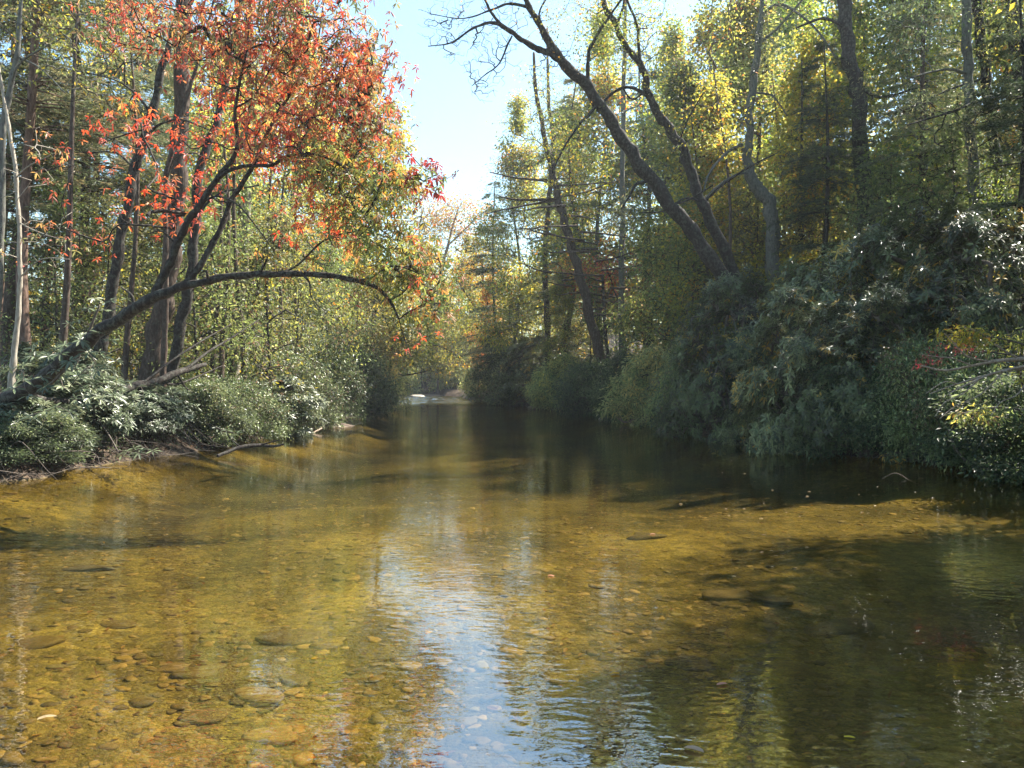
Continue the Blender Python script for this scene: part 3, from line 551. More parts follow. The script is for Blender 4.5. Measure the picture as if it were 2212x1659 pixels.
# mid-river right: leaning conifer with dead limbs and its companions
def dead_limbs(px0, py0, px1, py1, Y, n, seed, ln=(60, 150), up=.0, side=None):
    rng = RNG(seed); o = []
    for i in range(n):
        f = (i + rng.random() * .6) / n; x = px0 + (px1 - px0) * f; y = py0 + (py1 - py0) * f
        s = (1 if rng.random() < .5 else -1) if side is None else side
        l = rng.uniform(*ln); dy = rng.uniform(-.35, .15) * l + up * l; dY = rng.uniform(-2, 1.0)
        o.append([(x, y, Y, 5), (x + s * l * .45, y + dy * .3, Y + dY * .5, 3.5), (x + s * l * .8, y + dy * .8, Y + dY * .9, 2.2), (x + s * l, y + dy + rng.uniform(-6, 10), Y + dY, 1.2)])
    return o
hero("leaning_hemlock", "reddish-brown trunk leaning left at mid river, with dead level branches and yellow leaves on top", "tree",
     [(1325, 850, 51.00, 28), (1318, 833, 51.00, 25), (1298, 770, 51.00, 22), (1279, 704, 51.00, 21), (1263, 633, 51.00, 20), (1247, 579, 51.00, 19), (1232, 524, 51.00, 17), (1220, 481, 51.00, 17), (1208, 438, 51.00, 17), (1197, 391, 51.00, 16), (1187, 340, 51.00, 14), (1176, 300, 51.00, 11), (1170, 257, 51.00, 10), (1157, 195, 51.00, 8), (1153, 114, 51.00, 5)],
     dead_limbs(1199, 400, 1354.69, 690, 48, 15, 3, (60, 150)) + [[(1197, 391, 51.00, 7), (1120, 385, 50.47, 4), (1058, 372, 49.94, 2)], [(1205, 430, 51.00, 7), (1130, 432, 49.94, 5), (1080, 425, 49.41, 3)], [(1203, 432, 51.00, 6), (1100, 450, 49.94, 4), (1050, 462, 48.88, 2)]],
     [(1240, 330, 50.57, 80, 50, 2.6, 80, YELLOW, 12, .15, .12, .4), (1265, 420, 50.36, 60, 60, 2, 60, YELLOW, 12, .15, .12, .35), (1180, 270, 51.00, 60, 60, 2, 46, YG, 12, .15, .11, .4),
      (1140, 255, 51.00, 60, 50, 2, 46, OLIVE, 12, .14, .10, .4), (1160, 190, 51.00, 45, 50, 1.6, 34, OLIVE, 12, .14, .10, .35), (1170, 330, 51.00, 50, 50, 2, 30, YG, 10, .14, .10, .4), (1210, 500, 49.94, 50, 40, 2, 14, YELLOW, 9, .14, .1, .3)],
     B_BROWN, 31, r0=.008, bare=[(1190, 560, 50.47, 90, 110, 2, 50), (1290, 560, 50.47, 60, 90, 2, 20), (1120, 430, 49.94, 60, 50, 1.5, 20)])
hero("twin_topped_conifer", "straight conifer just left of the leaning reddish trunk, with dead stubs and blue-green sprays", "tree",
     [(1192, 850, 66.00, 17), (1185, 766, 66.00, 15), (1181, 653, 66.00, 13), (1177, 594, 66.00, 12), (1180, 500, 66.00, 11), (1190, 400, 66.00, 10), (1196, 309, 66.00, 10), (1186, 228, 66.00, 8), (1183, 130, 66.00, 5), (1182, 60, 66.00, 3)],
     dead_limbs(1178, 580, 1479.40, 780, 53, 12, 4, (25, 70)) + dead_limbs(1180, 500, 1474.42, 600, 53, 6, 5, (60, 110)),
     [(1110, 390, 65.38, 60, 60, 2.4, 70, BLUEG, 22, .22, .045, .5), (1130, 490, 65.38, 80, 30, 2.4, 60, BLUEG, 22, .22, .045, .5), (1200, 200, 66.00, 40, 120, 2, 70, HEM, 18, .2, .04, .45), (1110, 545, 64.75, 40, 18, 1.5, 22, BLUEG, 22, .2, .04, .4)],
     B_BROWN, 32, r0=.008, leafmat_=M_NEEDLE, bare=[(1180, 640, 65.38, 60, 90, 2, 50)])
hero("straight_grey_tree", "single straight pale-grey trunk right of the leaning reddish one, mid right bank", "tree",
     [(1347, 820, 50, 17), (1345, 801, 50, 15), (1342, 633, 50, 13), (1344, 516, 50, 12), (1345, 360, 50, 11), (1347, 200, 50, 10), (1350, 80, 50, 8), (1352, -60, 50, 6)],
     [], [(1340, 60, 50, 100, 120, 3.5, 130, MIXG, 16, .17, .11, .5), (1380, 470, 49, 70, 60, 2, 50, HEM, 20, .2, .04, .4), (1410, 250, 50, 110, 80, 3, 80, GREEN, 16, .17, .1, .5)], B_GREY, 33, r0=.008)
hero("thin_dead_tree", "thin blackish dead stem between the leaning reddish trunk and the pale-grey trunk", "tree",
     [(1315, 830, 49.5, 10), (1312, 770, 49.5, 8), (1306, 690, 49.5, 7), (1302, 594, 49.5, 5.5)],
     dead_limbs(1303, 600, 1310, 720, 49.5, 6, 7, (15, 40)), [], B_DARK, 34)
hero("pink_leaved_maple", "small maple with dusty pink-red leaves behind the leaning reddish trunk", "tree",
     [(1352, 840, 55, 9), (1350, 760, 55, 8), (1340, 680, 55, 6), (1325, 620, 55, 4), (1310, 580, 55, 3)],
     [[(1345, 700, 55, 5), (1370, 660, 55, 4), (1390, 620, 55, 2)]],
     [(1310, 610, 55, 75, 60, 2.6, 90, pal(((.40, .13, .07), 4), ((.46, .2, .10), 2), ((.3, .09, .06), 2)), 16, .18, .13, .5), (1255, 580, 55, 40, 30, 2, 24, pal(((.40, .13, .07), 4), ((.46, .25, .10), 2)), 14, .18, .13, .4), (1400, 660, 55, 50, 30, 2, 26, ORANGE, 14, .18, .13, .4)], B_DARK, 35, r0=.008)

# far centre
hero("overhanging_tree", "yellow-olive tree arching low over the water at the far left, above the riffle's left end", "tree",
     [(800, 860, 68, 14), (812, 800, 68, 12), (835, 740, 67, 10), (870, 690, 66, 8), (915, 660, 65, 5), (960, 655, 64, 3)],
     [[(820, 780, 68, 6), (870, 760, 66, 5), (930, 745, 64, 3), (980, 760, 63, 2)], [(812, 800, 68, 5), (870, 810, 66, 4), (930, 800, 64, 2)], [(840, 735, 67, 6), (860, 660, 66, 5), (880, 600, 66, 3)]],
     [(850, 640, 66, 70, 60, 3.5, 110, YG, 22, .20, .09, .5), (930, 700, 65, 60, 45, 3, 110, OLIVE, 22, .20, .09, .5), (890, 760, 65, 80, 40, 3, 110, YG, 22, .20, .09, .5), (960, 775, 64, 36, 40, 2.4, 50, OLIVE, 20, .20, .09, .45), (850, 820, 66, 50, 30, 2.5, 60, YG, 20, .20, .09, .45), (800, 720, 67, 60, 70, 3, 80, OLIVE, 22, .20, .09, .5)],
     B_BROWN, 43, r0=.008, step=.8, leafmat_=M_THIN)
hero("sparse_orange_tree", "airy far tree with thin orange-green foliage against the sky at the river's end", "tree",
     [(925, 850, 136.00, 9), (928, 760, 136.00, 8), (935, 650, 136.00, 7), (960, 560, 136.00, 6), (975, 500, 136.00, 5), (990, 450, 136.00, 3)],
     [[(945, 610, 136.00, 5), (920, 560, 136.00, 4), (905, 500, 136.00, 3), (915, 450, 136.00, 2)], [(968, 530, 136.00, 4), (1010, 490, 136.00, 3), (1035, 460, 136.00, 2)]],
     [(985, 465, 136.00, 85, 45, 5, 260, ORANGE, 14, .36, .25, 1.0), (930, 520, 136.00, 70, 60, 5, 220, OLIVE, 14, .36, .25, 1.0), (1020, 540, 136.00, 60, 50, 5, 90, ORANGE, 16, .26, .18, .8), (950, 600, 133.38, 60, 50, 5, 80, OLIVE, 16, .26, .18, .8)],
     B_BROWN, 41, r0=.014, step=1.4)
hero("golden_tree", "far golden-yellow tree filling the gap at the bend below the sparse orange crown", "tree",
     [(1055, 850, 98, 10), (1050, 740, 98, 8), (1045, 640, 98, 6), (1040, 560, 98, 4)],
     [[(1050, 700, 98, 5), (1010, 640, 98, 4), (985, 600, 98, 2)]],
     [(1030, 600, 98, 70, 60, 5, 130, ORANGE, 18, .28, .2, .8), (1010, 690, 97, 70, 60, 5, 120, YELLOW, 18, .28, .2, .8), (1070, 540, 98, 60, 50, 5, 90, OLIVE, 18, .28, .2, .8), (1060, 680, 97, 60, 80, 5, 110, MIXG, 20, .28, .2, .8)],
     B_BROWN, 42, r0=.014, step=1.4)
# ------------------------------------------------------------------ generic trees: one of each kind, then copies
def wiggle_trunk(H, r, rng, lean=.05, n=14):
    z = np.linspace(-.3, H, n); a = rng.uniform(0, 6.28); b = rng.normal(0, lean * H, 2) * (np.linspace(0, 1, n)[:, None] ** 1.5)
    w = np.stack([np.sin(z * .5 + a), np.cos(z * .37 + a)], 1) * .012 * H + b; w -= w[:1]
    return np.concatenate([w, z[:, None]], 1), r * (1 - .85 * np.linspace(0, 1, n) ** 1.2) * (1 + .4 * np.exp(-np.linspace(0, 12, n)))
def broadleaf(name, H, R_, z0, pl, ncl, per, L_, W_, seed, mat=B_BROWN, lm=M_LEAF, r=.17, rc=.32, lobes=11, sq=1.0):
    rng = RNG(seed); root = thing(name, "", "tree", (0, 0, 0))
    tp, tr = wiggle_trunk(H * .93, r, rng); a = Acc(); tube(a, tp, tr, 8, .05, rng); part(root, "trunk", a, mat, True, col=False)
    T = []
    for i in range(lobes):
        f = (i + rng.random()) / lobes; z = z0 + (H - z0) * f; rad = R_ * math.sin(math.pi * min(1, .22 + .78 * f) ** .8) * rng.uniform(.55, 1.0)
        an = i * 2.4 + rng.random(); c = np.array([math.cos(an) * rad * .55, math.sin(an) * rad * .55, z])
        T.append(blob_pts((c, np.array([rad * .7, rad * .7, (H - z0) / lobes * 1.3 * sq]) , ncl // lobes), rng, .5))
    T = np.concatenate(T); G = grow(tp[4:], tr[4:], T, rng, step=.8, r0=.009)
    a = Acc(); add_twigs(a, G, tr[4:], rng); part(root, "twig", a, mat, True, kind="stuff", col=False)
    a = Acc(); cloud(a, T, per, rc, L_, W_, pl, rng); part(root, "crown", a, lm)
    return root
def conifer(name, H, R_, z0, pl, seed, mat=B_PINE, r=.2, whorls=34, L_=.24, dens=1.0, droop=.18, dead=8):
    rng = RNG(seed); root = thing(name, "", "tree", (0, 0, 0))
    tp, tr = wiggle_trunk(H, r, rng, .015, 16); a = Acc(); tube(a, tp, tr, 8, .04, rng); part(root, "trunk", a, mat, True, col=False)
    tw = Acc(); nd = Acc()
    for k in range(whorls + dead):
        f = rng.random() ** .9 if k < whorls else -rng.random() * .5
        z = z0 + (H - z0) * f if f > 0 else z0 + f * z0 * .9
        c = np.array([np.interp(z, tp[:, 2], tp[:, i]) for i in (0, 1)] + [z]); rr = np.interp(z, tp[:, 2], tr)
        for b in range(4 if f > 0 else 1):
            an = rng.random() * 6.28; ln = R_ * (1 - max(0, f)) ** .65 * rng.uniform(.5, 1.1) * (1 if f > 0 else .6) + .3
            s = np.linspace(0, 1, 6)[:, None]; d = np.array([math.cos(an), math.sin(an), 0])
            q = c + d * s * ln + np.array([0, 0, 1.]) * (.22 * s - (.22 + droop) * s ** 2) * ln + rng.normal(0, .03, (6, 3)) * s * ln * .6
            tube(tw, q, max(.008, min(.03, ln * .009)) * (1.1 - s[:, 0]), 4)
            if f < 0: continue
            nt_ = int(8 * ln * dens) + 3; u = rng.uniform(.2, 1, nt_)
            base = np.stack([np.interp(u, s[:, 0], q[:, i]) for i in range(3)], 1)
            sd = np.where(rng.random(nt_) < .5, 1, -1)[:, None]; side = np.array([-d[1], d[0], 0])
            td = nz(d * .7 + side * sd * rng.uniform(.3, 1.1, (nt_, 1)) + np.array([0, 0, -.12]) + rng.normal(0, .12, (nt_, 3)))
            tl = rng.uniform(.3, .9, (nt_, 1)) * (1.15 - u[:, None]) * min(1.4, ln * .5) + .15
            m_ = 11; w = rng.random((nt_, m_, 1))
            pos = (base[:, None] + td[:, None] * tl[:, None] * w).reshape(-1, 3) + rng.normal(0, .03, (nt_ * m_, 3))
            dd = (np.repeat(td, m_, 0) + rng.normal(0, .45, (nt_ * m_, 3)) * np.array([1, 1, .45]))
            n_ = len(pos); up = rng.normal(0, .35, (n_, 3)) + np.array([0, 0, 1.])
            col = np.repeat(pick(pl, nt_, rng, base * 2), m_, 0) * (1 + rng.normal(0, .2, (n_, 1))).clip(.5, 1.6)
            Ls = L_ * rng.uniform(.5, 1.2, n_); put_leaves(nd, pos, dd, up, Ls, Ls * .2, col, False, .1)
    part(root, "twig", tw, mat, True, kind="stuff", col=False); part(root, "crown", nd, M_NEEDLE)
    return root
def bush(name, R_, H, pl, n, per, L_, W_, seed, lm=M_LEAF, mode='cloud', mat=B_TWIG, rc=.16, cat="shrub", hang=0):
    rng = RNG(seed); root = thing(name, "", cat, (0, 0, 0))
    st = Acc(); S, R2 = [], []
    for i in range(6):
        an = rng.random() * 6.28; s = np.linspace(0, 1, 6)[:, None]; hh = H * rng.uniform(.5, .8)
        q = np.array([math.cos(an), math.sin(an), 0]) * s ** 1.3 * R_ * .55 + np.array([0, 0, 1.]) * (s * hh - .2) + rng.normal(0, .04, (6, 3)) * s
        rr = (.03 * (1.2 - s[:, 0])) * (.5 + H / 4); tube(st, q, rr, 5); S.append(q); R2.append(rr)
    part(root, "stem", st, mat, True, kind="stuff", col=False)
    S = np.concatenate(S); R2 = np.concatenate(R2)
    lobe_c = [np.array([math.cos(i * 2.4) * R_ * .72 * (1 - .5 * (i / 15) ** 2) * rng.uniform(.8, 1.2), math.sin(i * 2.4) * R_ * .72 * (1 - .5 * (i / 15) ** 2) * rng.uniform(.8, 1.2), H * (-.12 * hang + (.95 + .12 * hang) * (i + .5) / 15)]) for i in range(15)]
    T = np.concatenate([blob_pts((np.array([0, 0, H * (.5 - .12 * hang)]), np.array([R_, R_, H * (.5 + .12 * hang)]), n // 4), rng, .45)] +
                       [blob_pts((c_, np.array([R_ * .34, R_ * .34, H * .15]) * rng.uniform(.7, 1.25), n // 13), rng, .4) for c_ in lobe_c])
    T = T[T[:, 2] > (-.25 * H * hang + .05)]
    G = grow(S, R2, T, rng, step=.35, r0=.004); a = Acc(); add_twigs(a, G, R2, rng); part(root, "twig", a, mat, True, kind="stuff", col=False)
    a = Acc()
    if mode == 'whorl':
        ax = nz(T - np.array([0, 0, H * .2])) + np.array([0, 0, .5]) + rng.normal(0, .3, T.shape)
        rosettes(a, T, ax, per, L_, W_, pl, rng, (60, 100), .2)
    else: cloud(a, T, per, rc, L_, W_, pl, rng)
    part(root, "crown", a, lm)
    return root
PROTO = {}
def first_or_copy(key, base, rz, s, label, group=None, sz=None):
    r, used = PROTO[key]
    if not used:
        PROTO[key] = (r, True); r.location = tuple(float(x) for x in base); r.rotation_euler = (0, 0, rz); r.scale = (s, s, sz or s); r["label"] = label
        if group: r["group"] = group
        return r
    return copy_tree(r, base, rz, s, label, group, sz)
PROTO['hem'] = (conifer("hemlock_tree", 22, 4.2, 5, HEM, 101, B_BROWN, .22, 44, .22, 1.15), False)
PROTO['pine'] = (conifer("pine_tree", 24, 3.6, 9, PINE, 102, B_PINE, .2, 32, .24, .9, .05, 14), False)
PROTO['hem2'] = (conifer("hemlock_tree", 20, 4.0, 3, BLUEG, 103, B_DARK, .2, 44, .22, 1.15), False)
PROTO['yg'] = (broadleaf("yellow_green_tree", 17, 4.2, 3, YG, 520, 38, .20, .12, 104, B_BROWN, M_THIN), False)
PROTO['green'] = (broadleaf("green_tree", 20, 4.6, 5, GREEN, 560, 38, .20, .12, 105, B_GREY), False)
PROTO['mix'] = (broadleaf("mottled_tree", 21, 4.6, 4, MIXG, 560, 38, .20, .13, 106, B_GREY, M_THIN), False)
PROTO['yel'] = (broadleaf("yellow_tree", 15, 3.6, 3, YELLOW, 460, 38, .17, .12, 107, B_DARK, M_THIN), False)
PROTO['ora'] = (broadleaf("orange_tree", 16, 4.0, 3, ORANGE, 460, 38, .17, .12, 108, B_BROWN, M_THIN), False)
PROTO['oli'] = (broadleaf("olive_tree", 20, 5.0, 3, OLIVE, 600, 40, .21, .13, 109, B_GREY), False)
PROTO['und'] = (broadleaf("understory_tree", 7.5, 2.8, .8, UND, 210, 26, .15, .07, 110, B_DARK, M_LEAF, .06, .3), False)
PROTO['undg'] = (broadleaf("understory_tree", 8, 3.0, .6, LAUREL, 260, 30, .14, .06, 111, B_DARK, M_LEAF, .07, .3), False)
PROTO['bare'] = (broadleaf("slender_tree", 15, 1.6, 9, MIXG, 60, 16, .14, .08, 112, B_BROWN, M_THIN, .10, .35, 5), False)
PROTO['rho'] = (bush("rhododendron_bush", 2.0, 3.0, RHO, 2900, 9, .125, .034, 121, M_RHODO, 'whorl', hang=1), False)
PROTO['rho3'] = (bush("rhododendron_bush", 1.9, 2.6, RHOB, 2000, 9, .15, .042, 126, M_RHODO, 'whorl', hang=1), False)
PROTO['rho2'] = (bush("rhododendron_bush", 1.5, 2.0, RHOL, 700, 9, .19, .05, 122, M_RHODO, 'whorl', hang=.8), False)
PROTO['lau'] = (bush("laurel_bush", 1.5, 1.9, LAUREL, 700, 28, .085, .035, 123, M_RHODO, hang=.6), False)
PROTO['pal'] = (bush("pale_green_bush", 1.7, 1.9, PALEG, 420, 30, .15, .05, 124, M_LEAF, hang=1, rc=.13), False)
PROTO['dkb'] = (bush("dark_green_bush", 1.9, 2.3, BLUEG, 640, 26, .13, .05, 125, M_LEAF, hang=1), False)

# (kind, px of the foot, depth, scale, label)
TREES = [
 # left bank woods
 ('pine', 72, 24, .95, "pinkish-brown pine trunk in sun near the left edge, behind the bowed sapling"),
 ('bare', 118, 22, 1.1, "dark slim trunk right of the pinkish pine trunk"),
 ('hem', 160, 30, 1.0, "lacy grey-green hemlock behind the slim dark trunk at left"),
 ('pine', 20, 33, 1.0, "farther pine trunk at the extreme left edge of the woods"),
 ('bare', 265, 25, 1.0, "thin stem between the slanting dark trunk's foot and the slim dark trunk"),
 ('pine', 210, 38, 1.05, "distant pine with sky showing through its needles, upper left"),
 ('hem', 300, 42, 1.15, "far hemlock behind the red crown's left side"),
 ('hem2', 110, 45, 1.15, "dark hemlock deep in the woods at far left"),
 ('und', 230, 27, 1.0, "low green understory tree behind the slanting trunk"),
 ('undg', 430, 27, 1.0, "low laurel-leaved tree just right of the dark curving trunk"),
 ('und', 590, 30, 1.15, "bright yellow-green understory tree under the red crown, mid left"),
 ('bare', 455, 29, 1.0, "thin stem in the dim stand right of the furrowed trunk"),
 ('bare', 560, 34, 1.0, "thin stem in the dim stand right of the stout pale trunk"),
 ('bare', 600, 37, 1.1, "thin stem near the right end of the dim stand"),
 ('bare', 640, 42, 1.2, "rightmost thin stem of the dim stand, half hidden by laurel leaves"),
 ('yg', 500, 42, 1.2, "tall yellow-green tree glowing behind the arching limb"),
 ('mix', 640, 50, 1.25, "tall mottled tree behind the red crown's centre"),
 ('oli', 795, 60, 1.36, "tall olive tree whose right side edges the sky below the red crown"),
 ('oli', 700, 72, 1.4, "bulky olive tree behind the edge of the sky, upper centre left"),
 ('und', 700, 40, 1.2, "leafy tree leaning from the left bank above the laurels"),
 ('yg', 760, 78, .85, "yellow-green tree at the left side of the far bend"),
 ('ora', 830, 92, .8, "rusty-orange tree at the left side of the far bend"),
 ('green', 400, 60, 1.3, "green tree deep in the left woods behind the thick trunk"),
 ('hem2', 560, 66, 1.3, "dark hemlock deep in the woods behind the arching limb"),
 ('und', 330, 31, 1.25, "green understory tree behind the furrowed trunk, filling the gap left of it"),
 ('bare', 530, 31, 1.1, "dark thin stem just right of the stout pale trunk"),
 ('bare', 480, 28, 1.0, "dark thin stem just left of the stout pale trunk"),
 ('bare', 90, 29, 1.0, "thin background stem between the pinkish pine and the slim dark trunk"),
 ('bare', 175, 32, 1.1, "thin background stem left of the slanting dark trunk"),
 ('undg', 500, 33, 1.3, "laurel-leaved tree between the curving trunk and the stout pale trunk"),
 ('skip', 660, 34, 1.3, "yellow-green understory tree just above the laurel bushes, left of centre"),
 ('undg', 130, 27, 1.0, "dim laurel-leaved tree among the stems at far left"),
 ('skip', 620, 45, 1.5, "leafy green tree behind the laurel-leaved ones, left of centre"),
 ('und', 790, 54, 1.35, "yellow-green tree arching over the water above the dark bush, mid left"),
 ('undg', 740, 47, 1.25, "dusky tree behind the sunlit laurel thicket"),
 ('hem', 30, 28, 1.05, "grey-green hemlock filling the extreme upper left"),
 ('pine', 320, 52, 1.3, "far pine between the slanting trunk and the furrowed trunk"),
 # far end
 ('olib', 860, 118, 1.0, ""),
 ('yg', 900, 128, 1.0, "pale yellow-green tree above the sandy bar at the bend"),
 ('ora', 960, 140, 1.1, "rusty far tree straight above the bright riffle"),
 ('mix', 1010, 132, 1.1, "hazy mottled tree at the right of the riffle"),
 ('und', 860, 122, 1.3, "low yellow-green tree overhanging the sandy bar"),
 ('und', 1020, 112, 1.4, "low dull-green tree where the right bank meets the riffle"),
 # right bank
 ('und', 1120, 74, 1.3, "low yellow-green tree on the right shore under the mottled one"),
 ('undg', 1250, 54, 1.1, "low green tree just behind the leaning reddish trunk's foot"),
 ('undg', 1400, 46, 1.2, "dim low tree behind the pale sunlit bush"),
 ('undg', 1490, 40, 1.3, "dim low tree left of the slanting pair's feet"),
 ('und', 1620, 38, 1.3, "yellow low tree behind the crooked trunk's foot"),
 ('und', 1760, 36, 1.4, "yellow-green low tree behind the tall rhododendrons, right"),
 ('undg', 1900, 31, 1.2, "green low tree above the glinting rhododendrons"),
 ('undg', 2060, 28, 1.2, "green low tree between the rough grey trunk and the rhododendrons"),
 ('green', 1450, 68, 1.5, "far green tree left of the slanting pair"),
 ('oli', 1230, 80, 1.5, "far olive tree behind the leaning reddish trunk"),
 ('hem2', 1075, 82, 1.15, "blue-green hemlock beside the golden tree at the bend"),
 ('mix', 1120, 72, 1.2, "mottled tree left of the dead-branched conifer"),
 ('ora', 1060, 88, .85, "orange-brown tree just left of the blue-green hemlock"),
 ('hem', 1230, 66, 1.25, "grey-green hemlock behind the leaning reddish trunk"),
 ('yg', 1150, 60, .62, "low yellow-green tree at the foot of the dead-branched conifer"),
 ('hem2', 1410, 58, 1.3, "dusky hemlock left of the slanting pair, deep in the woods"),
 ('mix', 1300, 62, 1.35, "tall mottled tree behind the straight pale-grey trunk"),
 ('yg', 1480, 44, 1.1, "sunlit yellow-green tree seen between the slanting pair and the pale-grey trunk"),
 ('yel', 1540, 40, 1.1, "glowing yellow tree directly behind the slanting pair"),
 ('yg', 1610, 46, 1.35, "tall yellow-green tree behind the crooked trunk"),
 ('yel', 1745, 38, 1.15, "glowing yellow tree right of the crooked trunk"),
 ('mix', 1560, 60, 1.55, "tall mottled tree with sky beside its top, upper right of centre"),
 ('green', 1700, 52, 1.5, "tall green tree above the crooked trunk"),
 ('hem2', 1770, 33, .75, "dark green hemlock spray in front of the thick straight trunk"),
 ('yg', 1830, 45, 1.3, "yellow-green tree behind the thick straight trunk"),
 ('green', 1930, 36, 1.1, "green tree between the thick straight trunk and the corner trunks"),
 ('hem', 1990, 30, .85, "grey feathery hemlock above the glinting rhododendrons"),
 ('yel', 2020, 44, 1.15, "yellow tree glimpsed low between the corner trunks"),
 ('mix', 2080, 40, 1.4, "mottled tree filling the sky above the corner trunks"),
 ('yg', 2180, 38, 1.3, "yellow-green tree behind the corner trunk"),
 ('hem2', 2190, 25, .7, "dark hemlock at the right edge above the rhododendrons"),
 ('green', 3250, 11.5, .9, "green tree just outside the frame at right, shading the near water"),  # all trees outside the frame are unseen, added to shade the water
 ('mix', 5000, 6.0, 1.0, "mottled tree just outside the right edge of the frame, shading mid water"),
 ('oli', 4300, 8.0, .8, "olive shade tree added outside the frame at right beside the camera"),
 ('green', 2877, 13.2, 1.1, "green tree out of frame at right, first of the row shading the near water"),
 ('mix', 2879, 14.6, 1.05, "mottled tree out of frame at right, second of the row shading the near water"),
 ('oli', 2892, 15.9, 1.1, "olive tree out of frame at right, third of the row shading the near water"),
 ('green', 2923, 17, 1.1, "green tree out of frame at right, last of the row shading the near water"),
 ('oli', 3567, 9.5, 1.05, "olive shade tree added out of frame at right, level with the nearest visible water"),
 ('mix', 3862, 10, 1.0, "mottled shade tree added out of frame at right, behind the nearest olive one"),
 ('mix', 5509, 5.5, 1.0, "mottled shade tree added out of frame at right beside the camera"),
 ('pine', 1660, 70, 1.4, "far pine rising behind the crooked trunk"),
 ('bare', 1455, 47, 1.2, "slim background stem left of the slanting pair's feet"),
 ('bare', 1575, 36, 1.2, "slim stem in yellow light between the slanting pair and the crooked trunk"),
 ('bare', 1710, 40, 1.2, "slim dark stem right of the crooked trunk"),
 ('bare', 1385, 56, 1.3, "slim background stem right of the straight pale-grey trunk"),
 ('bare', 1960, 33, 1.2, "slim stem in the yellow gap above the rhododendrons"),
]
rg = RNG(77)
for k, px, Y, s, lab in TREES:
    if k not in PROTO: continue
    x = PX(px, Y); d, left = river_d(np.array([x]), np.array([Y])); b = at_px(px, Y)
    if d[0] < .3: b[0] += (-(.6 - d[0]) if left[0] else (.6 - d[0])); b[2] = gz(b[0], Y)
    first_or_copy(k, b, rg.random() * 6.28, s * rg.uniform(.96, 1.04), lab)

